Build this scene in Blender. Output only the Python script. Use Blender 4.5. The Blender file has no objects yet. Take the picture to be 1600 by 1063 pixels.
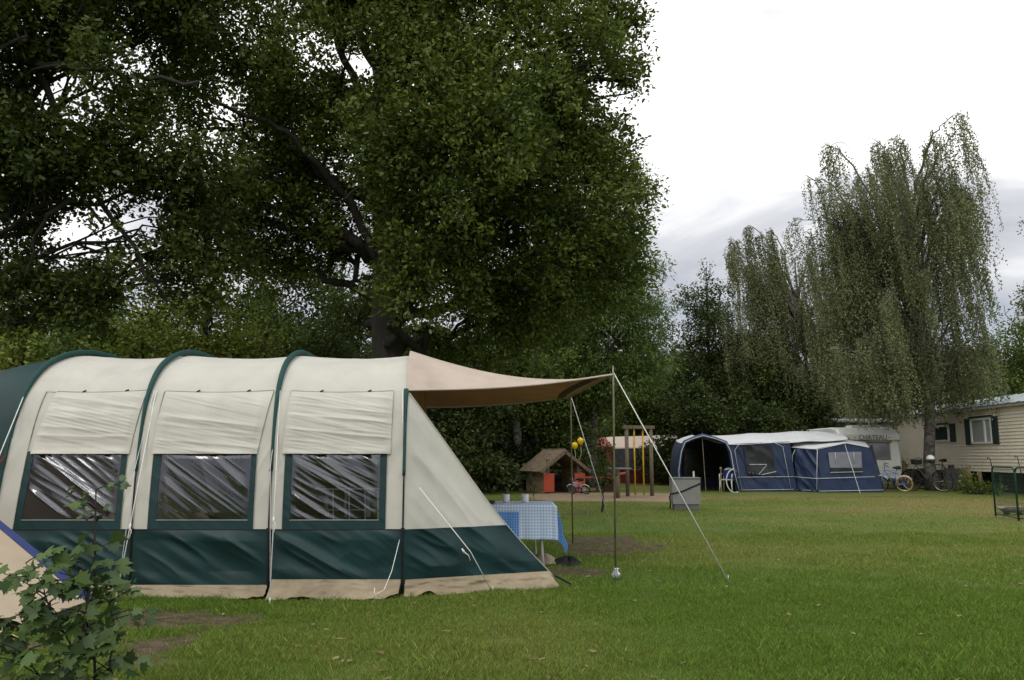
import bpy, math, random
import numpy as np
from mathutils import Vector, Matrix
R = math.radians
sc = bpy.context.scene
C = sc.collection

# ------------------------------------------------------------------ camera
F = 1256.0                       # focal length in photo pixels (1600 wide)
H = 1.3                          # eye height
PITCH = math.atan(180.5 / F)
cam_d = bpy.data.cameras.new('camera'); cam = bpy.data.objects.new('camera', cam_d); C.objects.link(cam)
cam_d.sensor_width = 36.0; cam_d.lens = 36.0 * F / 1600.0
cam_d.clip_start = 0.1; cam_d.clip_end = 3000
cam.location = (0, 0, H); cam.rotation_euler = (math.pi / 2 + PITCH, 0, 0)
sc.camera = cam

# ------------------------------------------------------------------ sky and sun
SUN_EL, SUN_AZ = R(46), R(198)   # azimuth clockwise from +Y
sc.world = bpy.data.worlds.new('World'); sc.world.use_nodes = True
nt = sc.world.node_tree; nt.nodes.clear()
def wn(t, **k):
    n = nt.nodes.new(t)
    for a, b in k.items(): setattr(n, a, b)
    return n
wo = wn('ShaderNodeOutputWorld'); sky = wn('ShaderNodeTexSky', sky_type='NISHITA', sun_disc=False)
sky.sun_elevation = SUN_EL; sky.sun_rotation = SUN_AZ; sky.air_density = 1.0; sky.dust_density = 2.0
bg_sky = wn('ShaderNodeBackground'); bg_sky.inputs[1].default_value = 0.12
bg_cloud = wn('ShaderNodeBackground'); bg_cloud.inputs[1].default_value = 1.0
mixw = wn('ShaderNodeMixShader')
tc = wn('ShaderNodeTexCoord'); mp = wn('ShaderNodeMapping'); mp.inputs['Scale'].default_value = (1.0, 1.0, 2.6)
mp.inputs['Location'].default_value = (0.35, 0.1, 0.25)
no = wn('ShaderNodeTexNoise'); no.inputs['Scale'].default_value = 3.4; no.inputs['Detail'].default_value = 7; no.inputs['Roughness'].default_value = 0.52
no.inputs['Distortion'].default_value = 0.6
sep = wn('ShaderNodeSeparateXYZ')
mr = wn('ShaderNodeMapRange'); mr.inputs['From Min'].default_value = 0.12; mr.inputs['From Max'].default_value = 0.42
mr.inputs['To Min'].default_value = -0.17; mr.inputs['To Max'].default_value = 0.30
add = wn('ShaderNodeMath', operation='ADD')
ramp = wn('ShaderNodeValToRGB')
e = ramp.color_ramp.elements
e[0].position = 0.30; e[0].color = (0.60, 0.62, 0.69, 1)
e[1].position = 0.68; e[1].color = (1.5, 1.5, 1.48, 1)
x = e.new(0.50); x.color = (0.83, 0.85, 0.90, 1)
ramp2 = wn('ShaderNodeMapRange'); ramp2.inputs['From Min'].default_value = 0.30; ramp2.inputs['From Max'].default_value = 0.38
ramp2.inputs['To Min'].default_value = 0.75; ramp2.inputs['To Max'].default_value = 1.0
L = nt.links.new
L(tc.outputs['Generated'], mp.inputs[0]); L(mp.outputs[0], no.inputs['Vector']); L(tc.outputs['Generated'], sep.inputs[0])
L(sep.outputs['Z'], mr.inputs['Value']); L(no.outputs['Fac'], add.inputs[0]); L(mr.outputs[0], add.inputs[1])
L(add.outputs[0], ramp.inputs[0]); L(ramp.outputs[0], bg_cloud.inputs[0]); L(add.outputs[0], ramp2.inputs['Value'])
L(sky.outputs[0], bg_sky.inputs[0]); L(ramp2.outputs[0], mixw.inputs[0]); L(bg_sky.outputs[0], mixw.inputs[1]); L(bg_cloud.outputs[0], mixw.inputs[2])
L(mixw.outputs[0], wo.inputs[0])
sun_d = bpy.data.lights.new('sun', 'SUN'); sun_d.energy = 1.0; sun_d.angle = R(22); sun_d.color = (1, .95, .86)
sun = bpy.data.objects.new('sun', sun_d); C.objects.link(sun)
sdir = Vector((math.sin(SUN_AZ) * math.cos(SUN_EL), math.cos(SUN_AZ) * math.cos(SUN_EL), math.sin(SUN_EL)))
sun.rotation_euler = sdir.to_track_quat('Z', 'Y').to_euler()
sc.view_settings.view_transform = 'Standard'; sc.view_settings.look = 'None'; sc.view_settings.gamma = 1
sc.view_settings.exposure = -0.15
sc.cycles.max_bounces = 6; sc.cycles.diffuse_bounces = 3; sc.cycles.glossy_bounces = 3
sc.cycles.transmission_bounces = 5; sc.cycles.transparent_max_bounces = 8

# ------------------------------------------------------------------ helpers
ca, sa = math.cos(PITCH), math.sin(PITCH)
def ray(px, py):
    u, v = (px - 800) / F, (531.5 - py) / F
    return u, ca - v * sa, sa + v * ca
def P(px, py, Y):
    a, b, c = ray(px, py); t = Y / b
    return np.array([a * t, Y, H + c * t])
def G(px, py, z=0.0):
    a, b, c = ray(px, py); t = (z - H) / c
    return np.array([a * t, b * t, z])

def hsh(i, j, k, s):
    n = (i * 374761393 + j * 668265263 + k * 2147483647 + s * 1274126177) & 0xffffffff
    n = ((n ^ (n >> 13)) * 1274126177) & 0xffffffff
    return ((n ^ (n >> 16)) & 0xffff) / 65535.0
def vnoise(p, s=0):
    p = np.asarray(p, float); q = np.floor(p).astype(np.int64); f = p - q; f = f * f * (3 - 2 * f); r = 0
    for a in (0, 1):
        for b in (0, 1):
            for c in (0, 1):
                w = (f[:, 0] if a else 1 - f[:, 0]) * (f[:, 1] if b else 1 - f[:, 1]) * (f[:, 2] if c else 1 - f[:, 2])
                r = r + w * hsh(q[:, 0] + a, q[:, 1] + b, q[:, 2] + c, s)
    return r
def fbm(p, s=0, o=3):
    p = np.asarray(p, float); r = 0; a = .5
    for k in range(o): r = r + a * vnoise(p * 2 ** k, s + k); a *= .5
    return r / (1 - .5 ** o)

def thing(name, label, cat, loc=(0, 0, 0), rz=0, group=None):
    o = bpy.data.objects.new(name, None); C.objects.link(o); o.empty_display_size = .2
    o.location = tuple(float(v) for v in loc); o.rotation_euler = (0, 0, rz)
    o['label'] = label; o['category'] = cat
    if group: o['group'] = group
    return o
def tag(o, label, cat, group=None):
    o['label'] = label; o['category'] = cat
    if group: o['group'] = group
    return o
def dup(root, loc, rz, label):
    r = root.copy(); C.objects.link(r); r.location = tuple(float(v) for v in loc); r.rotation_euler = (0, 0, rz); r['label'] = label
    for ch in list(root.children):
        c = ch.copy(); C.objects.link(c); c.parent = r
        for g in list(ch.children):
            d = g.copy(); C.objects.link(d); d.parent = c
    return r

class MB:
    def __init__(s): s.v = []; s.f = []
    def addv(s, vs):
        n = len(s.v); s.v.extend([tuple(float(q) for q in v) for v in vs]); return n
    def box(s, c, d, rz=0, rx=0, ry=0, taper=1.0):
        M = Matrix.Rotation(rz, 3, 'Z') @ Matrix.Rotation(ry, 3, 'Y') @ Matrix.Rotation(rx, 3, 'X')
        vs = []
        for z in (-.5, .5):
            k = taper if z > 0 else 1
            for x, y in ((-.5, -.5), (.5, -.5), (.5, .5), (-.5, .5)):
                vs.append(Vector(c) + M @ Vector((x * d[0] * k, y * d[1] * k, z * d[2])))
        n = s.addv(vs)
        s.f += [tuple(n + i for i in q) for q in ((3, 2, 1, 0), (4, 5, 6, 7), (0, 1, 5, 4), (1, 2, 6, 5), (2, 3, 7, 6), (3, 0, 4, 7))]
        return s
    def tube(s, pts, r, n=8, cap=True, closed=False, flat=1.0):
        pts = [Vector([float(q) for q in p]) for p in pts]; m = len(pts)
        rr = r if hasattr(r, '__len__') else [r] * m
        T = []
        for i in range(m):
            if closed: t = pts[(i + 1) % m] - pts[i - 1]
            else: t = pts[min(i + 1, m - 1)] - pts[max(i - 1, 0)]
            T.append(t.normalized() if t.length > 1e-9 else Vector((0, 0, 1)))
        ref = Vector((0, 0, 1)) if abs(T[0].z) < .9 else Vector((1, 0, 0))
        N = (ref - T[0] * ref.dot(T[0])).normalized(); base = len(s.v)
        for i in range(m):
            N = (N - T[i] * N.dot(T[i]))
            N = N.normalized() if N.length > 1e-6 else T[i].orthogonal().normalized()
            B = T[i].cross(N)
            for k in range(n):
                a = 2 * math.pi * k / n
                s.v.append(tuple(pts[i] + (N * math.cos(a) + B * math.sin(a) * flat) * float(rr[i])))
        for i in range(m if closed else m - 1):
            j = (i + 1) % m
            for k in range(n):
                a, b = base + i * n + k, base + i * n + (k + 1) % n
                c, d = base + j * n + (k + 1) % n, base + j * n + k
                s.f.append((a, b, c, d))
        if cap and not closed:
            s.f.append(tuple(base + k for k in range(n))[::-1]); s.f.append(tuple(base + (m - 1) * n + k for k in range(n)))
        return s
    def lathe(s, c, prof, n=20):
        base = len(s.v); c = np.array(c, float)
        for r, z in prof:
            for k in range(n):
                a = 2 * math.pi * k / n; s.v.append((c[0] + r * math.cos(a), c[1] + r * math.sin(a), c[2] + z))
        for i in range(len(prof) - 1):
            for k in range(n):
                a, b = base + i * n + k, base + i * n + (k + 1) % n
                s.f.append((a, b, b + n, a + n))
        return s
    def ring(s, c, ax, R_, r, n=32, k=6):
        ax = Vector(ax).normalized(); u = ax.orthogonal().normalized(); w = ax.cross(u)
        return s.tube([Vector(c) + (u * math.cos(2 * math.pi * i / n) + w * math.sin(2 * math.pi * i / n)) * R_ for i in range(n)], r, k, closed=True)
    def grid(s, Pt):                       # Pt[nu][nv][3]
        Pt = np.asarray(Pt, float); nu, nv = Pt.shape[:2]; b = s.addv(Pt.reshape(-1, 3))
        for i in range(nu - 1):
            for j in range(nv - 1):
                a = b + i * nv + j; s.f.append((a, a + nv, a + nv + 1, a + 1))
        return s
    def slab(s, Pt, off):                  # a sheet with thickness: second copy displaced by off
        Pt = np.asarray(Pt, float); nu, nv = Pt.shape[:2]
        s.grid(Pt); s.grid(Pt[::-1] + np.asarray(off))
        def strip(A, B):
            b = s.addv(list(A) + list(B)); n = len(A)
            for i in range(n - 1): s.f.append((b + i, b + i + 1, b + n + i + 1, b + n + i))
        Q = Pt + np.asarray(off)
        strip(Pt[0], Q[0]); strip(Pt[-1], Q[-1]); strip(Pt[:, 0], Q[:, 0]); strip(Pt[:, -1], Q[:, -1])
        return s
    def prism(s, pts, off):                # polygon extruded by off
        n = len(pts); a = s.addv(pts); b = s.addv([np.array(p, float) + np.array(off, float) for p in pts])
        s.f.append(tuple(range(a, a + n))); s.f.append(tuple(range(b + n - 1, b - 1, -1)))
        for i in range(n):
            j = (i + 1) % n; s.f.append((a + j, a + i, b + i, b + j))
        return s
    def build(s, name, m, parent=None, smooth=False, world=False, bevel=0):
        me = bpy.data.meshes.new(name)
        v = s.v
        if world and parent is not None:
            l = parent.location
            if parent.parent: l = l + parent.parent.location
            v = [(a - l.x, b - l.y, c - l.z) for a, b, c in v]
        me.from_pydata(v, [], s.f); me.update()
        o = bpy.data.objects.new(name, me); C.objects.link(o); me.materials.append(m)
        if parent: o.parent = parent
        if smooth: me.polygons.foreach_set('use_smooth', [True] * len(me.polygons))
        if bevel:
            b = o.modifiers.new('bevel', 'BEVEL'); b.width = bevel; b.segments = 2; b.limit_method = 'ANGLE'
        return o

def poly_mesh(name, V, k, m, parent=None, attr=None, smooth=False):
    """V: (N*k,3), N polygons of k vertices each"""
    N = len(V) // k
    me = bpy.data.meshes.new(name)
    me.vertices.add(N * k); me.vertices.foreach_set('co', np.ascontiguousarray(V, dtype=np.float32).ravel())
    me.loops.add(N * k); me.loops.foreach_set('vertex_index', np.arange(N * k, dtype=np.int32))
    me.polygons.add(N); me.polygons.foreach_set('loop_start', np.arange(0, N * k, k, dtype=np.int32))
    if attr is not None:
        a = me.attributes.new('tone', 'FLOAT', 'POINT'); a.data.foreach_set('value', np.repeat(attr, k).astype(np.float32))
    me.update(calc_edges=True); me.validate()
    o = bpy.data.objects.new(name, me); C.objects.link(o); me.materials.append(m)
    if parent: o.parent = parent
    return o

def leaf_mat(name, c1, c2, scale=.9, trans=.28, gloss=.022, alt=None):
    m = bpy.data.materials.new(name); m.use_nodes = True; t = m.node_tree; n = t.nodes; n.remove(n['Principled BSDF'])
    ge = n.new('ShaderNodeNewGeometry'); tx = n.new('ShaderNodeTexCoord')
    nz = n.new('ShaderNodeTexNoise'); nz.inputs['Scale'].default_value = scale; nz.inputs['Detail'].default_value = 3
    t.links.new(tx.outputs['Object'], nz.inputs['Vector'])
    ad = n.new('ShaderNodeMath'); ad.operation = 'MULTIPLY_ADD'; ad.inputs[1].default_value = .55
    t.links.new(ge.outputs['Random Per Island'], ad.inputs[0]); t.links.new(nz.outputs['Fac'], ad.inputs[2])
    cr = n.new('ShaderNodeValToRGB'); el = cr.color_ramp.elements
    el[0].position = .45; el[0].color = (*c1, 1); el[1].position = 1.02; el[1].color = (*c2, 1)
    if alt: q = el.new(1.0); q.color = (*c2, 1); el[-1].position = 1.0; 
    t.links.new(ad.outputs[0], cr.inputs[0])
    col = cr.outputs[0]
    if alt:
        gt = n.new('ShaderNodeMath'); gt.operation = 'GREATER_THAN'; gt.inputs[1].default_value = .99
        t.links.new(ge.outputs['Random Per Island'], gt.inputs[0])
        mx = n.new('ShaderNodeMixRGB'); mx.inputs[2].default_value = (*alt, 1)
        t.links.new(gt.outputs[0], mx.inputs[0]); t.links.new(col, mx.inputs[1]); col = mx.outputs[0]
    d = n.new('ShaderNodeBsdfDiffuse'); tr = n.new('ShaderNodeBsdfTranslucent'); gl = n.new('ShaderNodeBsdfGlossy'); gl.inputs['Roughness'].default_value = .45
    gl.inputs[0].default_value = (.8, .9, .8, 1)
    m1 = n.new('ShaderNodeMixShader'); m1.inputs[0].default_value = trans; m2 = n.new('ShaderNodeMixShader'); m2.inputs[0].default_value = gloss
    t.links.new(col, d.inputs[0]); t.links.new(col, tr.inputs[0])
    t.links.new(d.outputs[0], m1.inputs[1]); t.links.new(tr.outputs[0], m1.inputs[2])
    t.links.new(m1.outputs[0], m2.inputs[1]); t.links.new(gl.outputs[0], m2.inputs[2]); t.links.new(m2.outputs[0], n['Material Output'].inputs[0])
    return m


# ------------------------------------------------------------------ materials
def mat(name, col, rough=.7, var=.12, scale=6, bump=0, bscale=40, col2=None, metal=0, spec=.4, trans=0, coord='Object', stretch=None, alpha=1, detail=4, dirt=0):
    m = bpy.data.materials.new(name); m.use_nodes = True; t = m.node_tree; n = t.nodes; b = n['Principled BSDF']
    b.inputs['Roughness'].default_value = rough; b.inputs['Metallic'].default_value = metal
    b.inputs['Specular IOR Level'].default_value = spec
    b.inputs['Alpha'].default_value = alpha
    tcx = n.new('ShaderNodeTexCoord'); mpx = n.new('ShaderNodeMapping')
    t.links.new(tcx.outputs[coord], mpx.inputs[0])
    if stretch: mpx.inputs['Scale'].default_value = stretch
    nz = n.new('ShaderNodeTexNoise'); nz.inputs['Scale'].default_value = scale; nz.inputs['Detail'].default_value = detail
    t.links.new(mpx.outputs[0], nz.inputs['Vector'])
    cr = n.new('ShaderNodeValToRGB'); el = cr.color_ramp.elements
    c2 = col2 or tuple(min(1, c * (1 + var)) for c in col); c1 = col if col2 else tuple(c * (1 - var) for c in col)
    el[0].position = .35; el[0].color = (*c1, 1); el[1].position = .65; el[1].color = (*c2, 1)
    t.links.new(nz.outputs['Fac'], cr.inputs[0]); out = cr.outputs[0]
    if dirt:
        n2 = n.new('ShaderNodeTexNoise'); n2.inputs['Scale'].default_value = 1.7; n2.inputs['Detail'].default_value = 8; n2.inputs['Roughness'].default_value = .7
        t.links.new(tcx.outputs[coord], n2.inputs['Vector'])
        m2 = n.new('ShaderNodeMapRange'); m2.inputs['From Min'].default_value = .5; m2.inputs['From Max'].default_value = .75; m2.inputs['To Max'].default_value = dirt
        t.links.new(n2.outputs['Fac'], m2.inputs['Value'])
        mx = n.new('ShaderNodeMixRGB'); mx.inputs[2].default_value = (*(c * .45 for c in col), 1)
        t.links.new(m2.outputs[0], mx.inputs[0]); t.links.new(out, mx.inputs[1]); out = mx.outputs[0]
    t.links.new(out, b.inputs['Base Color'])
    if bump:
        nb = n.new('ShaderNodeTexNoise'); nb.inputs['Scale'].default_value = bscale; nb.inputs['Detail'].default_value = 6
        t.links.new(mpx.outputs[0], nb.inputs['Vector'])
        bu = n.new('ShaderNodeBump'); bu.inputs['Strength'].default_value = 1; bu.inputs['Distance'].default_value = bump
        t.links.new(nb.outputs['Fac'], bu.inputs['Height']); t.links.new(bu.outputs[0], b.inputs['Normal'])
    if trans:
        tr = n.new('ShaderNodeBsdfTranslucent'); ms = n.new('ShaderNodeMixShader'); ms.inputs[0].default_value = trans
        t.links.new(out, tr.inputs[0]); t.links.new(b.outputs[0], ms.inputs[1]); t.links.new(tr.outputs[0], ms.inputs[2])
        t.links.new(ms.outputs[0], n['Material Output'].inputs[0])
    return m

M_bark = mat('oak_bark', (.028, .024, .019), .9, .4, 9, bump=.03, bscale=14, stretch=(1, 1, .25))
M_birchbark = mat('birch_bark', (.04, .037, .033), .85, .4, 5, bump=.01, bscale=20, col2=(.17, .155, .135), stretch=(1, 1, 1.6))
M_palelimb = mat('pale_limb', (.20, .18, .15), .8, .3, 5)
M_oak = leaf_mat('oak_leaf', (.034, .056, .011), (.150, .190, .036), scale=.85, alt=(.17, .12, .03))  # wide clump tone range puts sunlit and shadowed leaf masses into the colour
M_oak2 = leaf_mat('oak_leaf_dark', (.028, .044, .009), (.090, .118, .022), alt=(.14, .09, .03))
M_dark = leaf_mat('dark_leaf', (.028, .046, .012), (.075, .100, .024), scale=.5)
M_mid = leaf_mat('mid_leaf', (.045, .078, .014), (.115, .160, .030), scale=.5)
M_light = leaf_mat('hazel_leaf', (.085, .125, .020), (.23, .27, .045), scale=.7)
M_willow = leaf_mat('willow_leaf', (.055, .10, .022), (.15, .21, .05), scale=.6)
M_birch = leaf_mat('birch_leaf', (.085, .104, .042), (.23, .25, .12), scale=.5)
M_conif = leaf_mat('conifer_leaf', (.012, .022, .010), (.032, .048, .018), scale=.5)
M_maple = leaf_mat('maple_leaf', (.026, .054, .012), (.085, .135, .034), scale=2.5, gloss=.04, trans=.22)
M_yshrub = leaf_mat('yellow_leaf', (.13, .17, .02), (.28, .30, .04), scale=2)
M_canvas = mat('cream_canvas', (.60, .585, .53), .85, .05, 3, bump=.0012, bscale=220, trans=.12, dirt=.22)
M_green = mat('dark_green_canvas', (.007, .034, .036), .52, .15, 3, bump=.001, bscale=200, spec=.35)
M_sleeve = mat('green_sleeve', (.010, .055, .052), .7, .12, 8)
M_flap = mat('mud_flap', (.29, .235, .155), .6, .15, 4, bump=.006, bscale=22, dirt=.8)
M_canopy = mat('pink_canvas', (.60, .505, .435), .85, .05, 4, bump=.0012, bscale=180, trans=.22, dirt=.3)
M_underside = mat('canopy_underside', (.48, .26, .14), .7, .12, 3, trans=.35)
M_seam = mat('seam', (.36, .34, .28), .9)
M_black = mat('black_pole', (.012, .012, .013), .4)
M_rope = mat('white_rope', (.72, .72, .70), .6, .1, 60)
M_steel = mat('steel_pole', (.30, .27, .19), .42, .2, 6, metal=.6)
M_red = mat('red_webbing', (.35, .03, .02), .7)
M_dirt = mat('bare_soil', (.085, .06, .04), .95, .3, 6, bump=.01)
M_white = mat('white_enamel', (.72, .72, .72), .35, .04, 4)
M_sheet = mat('groundsheet', (.03, .035, .04), .6)

# ------------------------------------------------------------------ ground
def sm(a, b, x): t = np.clip((x - a) / (b - a), 0, 1); return t * t * (3 - 2 * t)
sandc = G(940, 776)
def masks(x, y):
    """bare earth, sand, dryness"""
    p = np.stack([x, y, 0 * x], 1)
    n1 = fbm(p * 1.3, 5, 4); n2 = fbm(p * 4.5, 9, 3); n3 = fbm(p * .35, 12, 3)
    d = np.zeros_like(x)
    def blob(px, py, rx, ry, w):
        c = G(px, py); return w * np.exp(-(((x - c[0]) / rx) ** 2 + ((y - c[1]) / ry) ** 2))
    d = np.maximum(d, blob(260, 968, 1.3, .75, 1.0)); d = np.maximum(d, blob(250, 1000, .8, .8, .85)); d = np.maximum(d, blob(480, 935, 1.2, .25, .8)); d = np.maximum(d, blob(1010, 930, 1.0, .9, .66)); d = np.maximum(d, blob(220, 1035, .55, .22, .95)); d = np.maximum(d, blob(330, 933, 1.6, .22, .9))
    d = np.maximum(d, blob(950, 850, 1.5, 2.6, .95)); d = np.maximum(d, blob(910, 800, 1.6, 2.2, .72)); d = np.maximum(d, blob(900, 892, .6, .6, .95)); d = np.maximum(d, blob(1060, 905, .7, .6, .62))
    d = np.maximum(d, blob(120, 960, 1.3, .5, 1.0)); d = np.maximum(d, blob(-60, 1010, 1.0, .5, 1.1))
    d = np.maximum(d, blob(1380, 776, 3.2, .55, .95)); d = np.maximum(d, blob(1290, 777, 2.5, .4, .8)); d = np.maximum(d, blob(1010, 870, .8, 1.2, .6))
    n4 = fbm(p * 9, 31, 3); bare = sm(.60, .86, d * (.30 + .62 * n2 + .45 * n4 + .38 * n1))
    s = np.exp(-(((x - sandc[0] - .3) / 3.2) ** 4 + ((y - sandc[1]) / 3.3) ** 4)) * (.7 + .6 * n1)
    sand = sm(.5, .72, s)
    dry = np.clip(sm(7.5, 17, y) * .32 + .55 * (n3 - .45) * 2 + sm(1, 6, x) * sm(7, 12, y) * .25, 0, 1)
    return bare, sand, dry, n1
def geo(a, b, n): return a + (b - a) * (np.linspace(0, 1, n) ** 2.2)
xs = np.concatenate([-geo(11, 900, 22)[::-1], np.linspace(-10.9, 18, 300), geo(18.2, 900, 22)])
ys = np.concatenate([-geo(0, 300, 8)[::-1], np.linspace(.5, 3.3, 6), np.linspace(3.4, 34, 330), geo(34.4, 1500, 24)])
GX, GY = np.meshgrid(xs, ys, indexing='ij'); gx, gy = GX.ravel(), GY.ravel()
bare, sand, dry, n1 = masks(gx, gy)
near = np.exp(-((gy - 8) / 14) ** 2)
gz = (fbm(np.stack([gx * .9, gy * .9, 0 * gx], 1), 3, 4) - .5) * .05 * near - .012 * bare
gz = gz - .008
me = bpy.data.meshes.new('ground'); nu, nv = len(xs), len(ys)
me.vertices.add(nu * nv); me.vertices.foreach_set('co', np.stack([gx, gy, gz], 1).astype(np.float32).ravel())
ii, jj = np.meshgrid(np.arange(nu - 1), np.arange(nv - 1), indexing='ij'); a = (ii * nv + jj).ravel()
fc = np.stack([a, a + nv, a + nv + 1, a + 1], 1).astype(np.int32)
me.loops.add(fc.size); me.loops.foreach_set('vertex_index', fc.ravel()); me.polygons.add(len(fc)); me.polygons.foreach_set('loop_start', np.arange(0, fc.size, 4, dtype=np.int32))
me.polygons.foreach_set('use_smooth', np.ones(len(fc), bool))
for nm, val in (('bare', bare), ('sand', sand), ('dry', dry)):
    at = me.attributes.new(nm, 'FLOAT', 'POINT'); at.data.foreach_set('value', val.astype(np.float32))
me.update(calc_edges=True); me.validate()
ground = bpy.data.objects.new('ground', me); C.objects.link(ground); ground['kind'] = 'structure'

def grass_color(t, n, fac_src):
    """mix green and dry by dryness plus fine noise, returns socket"""
    cr = n.new('ShaderNodeValToRGB'); el = cr.color_ramp.elements
    el[0].position = .0; el[0].color = (.074, .126, .022, 1); el[1].position = 1.0; el[1].color = (.190, .165, .070, 1)
    q = el.new(.42); q.color = (.126, .156, .038, 1)
    t.links.new(fac_src, cr.inputs[0]); return cr.outputs[0]
m = bpy.data.materials.new('lawn'); m.use_nodes = True; t = m.node_tree; n = t.nodes; b = n['Principled BSDF']; b.inputs['Roughness'].default_value = .95; b.inputs['Specular IOR Level'].default_value = .15
def att(nm): q = n.new('ShaderNodeAttribute'); q.attribute_name = nm; return q.outputs['Fac']
tcx = n.new('ShaderNodeTexCoord')
def nz(scale, det=5, rough=.6):
    q = n.new('ShaderNodeTexNoise'); q.inputs['Scale'].default_value = scale; q.inputs['Detail'].default_value = det; q.inputs['Roughness'].default_value = rough
    t.links.new(tcx.outputs['Object'], q.inputs['Vector']); return q.outputs['Fac']
def mth(op, a_, b_):
    q = n.new('ShaderNodeMath'); q.operation = op
    for i, s_ in enumerate((a_, b_)):
        if isinstance(s_, (int, float)): q.inputs[i].default_value = s_
        else: t.links.new(s_, q.inputs[i])
    return q.outputs[0]
fac = mth('ADD', att('dry'), mth('MULTIPLY', mth('SUBTRACT', nz(1.6, 8, .7), .5), 1.1))
gc = grass_color(t, n, fac)
fine = n.new('ShaderNodeMixRGB'); fine.blend_type = 'MULTIPLY'; fine.inputs[0].default_value = .55
crf = n.new('ShaderNodeValToRGB'); crf.color_ramp.elements[0].position = .3; crf.color_ramp.elements[0].color = (.35, .35, .35, 1); crf.color_ramp.elements[1].position = .62; crf.color_ramp.elements[1].color = (1.1, 1.1, 1.1, 1)
t.links.new(nz(38, 4, .7), crf.inputs[0]); t.links.new(gc, fine.inputs[1]); t.links.new(crf.outputs[0], fine.inputs[2])
soil = n.new('ShaderNodeValToRGB'); soil.color_ramp.elements[0].position = .35; soil.color_ramp.elements[0].color = (.045, .034, .022, 1); soil.color_ramp.elements[1].position = .7; soil.color_ramp.elements[1].color = (.16, .12, .08, 1)
t.links.new(nz(9, 8, .7), soil.inputs[0])
m1 = n.new('ShaderNodeMixRGB'); t.links.new(att('bare'), m1.inputs[0]); t.links.new(fine.outputs[0], m1.inputs[1]); t.links.new(soil.outputs[0], m1.inputs[2])
sandr = n.new('ShaderNodeValToRGB'); sandr.color_ramp.elements[0].position = .3; sandr.color_ramp.elements[0].color = (.19, .14, .09, 1); sandr.color_ramp.elements[1].position = .7; sandr.color_ramp.elements[1].color = (.36, .28, .19, 1)
t.links.new(nz(3, 8, .7), sandr.inputs[0])
m2 = n.new('ShaderNodeMixRGB'); t.links.new(att('sand'), m2.inputs[0]); t.links.new(m1.outputs[0], m2.inputs[1]); t.links.new(sandr.outputs[0], m2.inputs[2])
t.links.new(m2.outputs[0], b.inputs['Base Color'])
bu = n.new('ShaderNodeBump'); bu.inputs['Distance'].default_value = .02; bu.inputs['Strength'].default_value = .8
t.links.new(nz(45, 4, .7), bu.inputs['Height']); t.links.new(bu.outputs[0], b.inputs['Normal'])
ground.data.materials.append(m)

# grass blades: density falls with distance
rng = np.random.default_rng(7)
def ground_z(x, y):
    b_, s_, d_, _ = masks(x, y)
    nr = np.exp(-((y - 8) / 14) ** 2)
    return (fbm(np.stack([x * .9, y * .9, 0 * x], 1), 3, 4) - .5) * .05 * nr - .012 * b_ - .008, b_, s_, d_
mg = bpy.data.materials.new('grass_blade'); mg.use_nodes = True; t = mg.node_tree; n = t.nodes; n.remove(n['Principled BSDF'])
q = n.new('ShaderNodeAttribute'); q.attribute_name = 'tone'
gc = grass_color(t, n, q.outputs['Fac'])
bri = n.new('ShaderNodeMixRGB'); bri.blend_type = 'MULTIPLY'; bri.inputs[0].default_value = 1; bri.inputs[2].default_value = (1.95, 1.95, 1.85, 1); ge_ = n.new('ShaderNodeNewGeometry'); mr_ = n.new('ShaderNodeMapRange'); mr_.inputs['To Min'].default_value = .5; mr_.inputs['To Max'].default_value = 1.35; t.links.new(ge_.outputs['Random Per Island'], mr_.inputs['Value']); b2_ = n.new('ShaderNodeMixRGB'); b2_.blend_type = 'MULTIPLY'; b2_.inputs[0].default_value = 1; t.links.new(gc, b2_.inputs[1]); t.links.new(mr_.outputs[0], b2_.inputs[2]); t.links.new(b2_.outputs[0], bri.inputs[1])
d_ = n.new('ShaderNodeBsdfDiffuse'); tr = n.new('ShaderNodeBsdfTranslucent'); ms = n.new('ShaderNodeMixShader'); ms.inputs[0].default_value = .3
t.links.new(bri.outputs[0], d_.inputs[0]); t.links.new(bri.outputs[0], tr.inputs[0]); t.links.new(d_.outputs[0], ms.inputs[1]); t.links.new(tr.outputs[0], ms.inputs[2]); t.links.new(ms.outputs[0], n['Material Output'].inputs[0])
Vs, Ts = [], []
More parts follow.
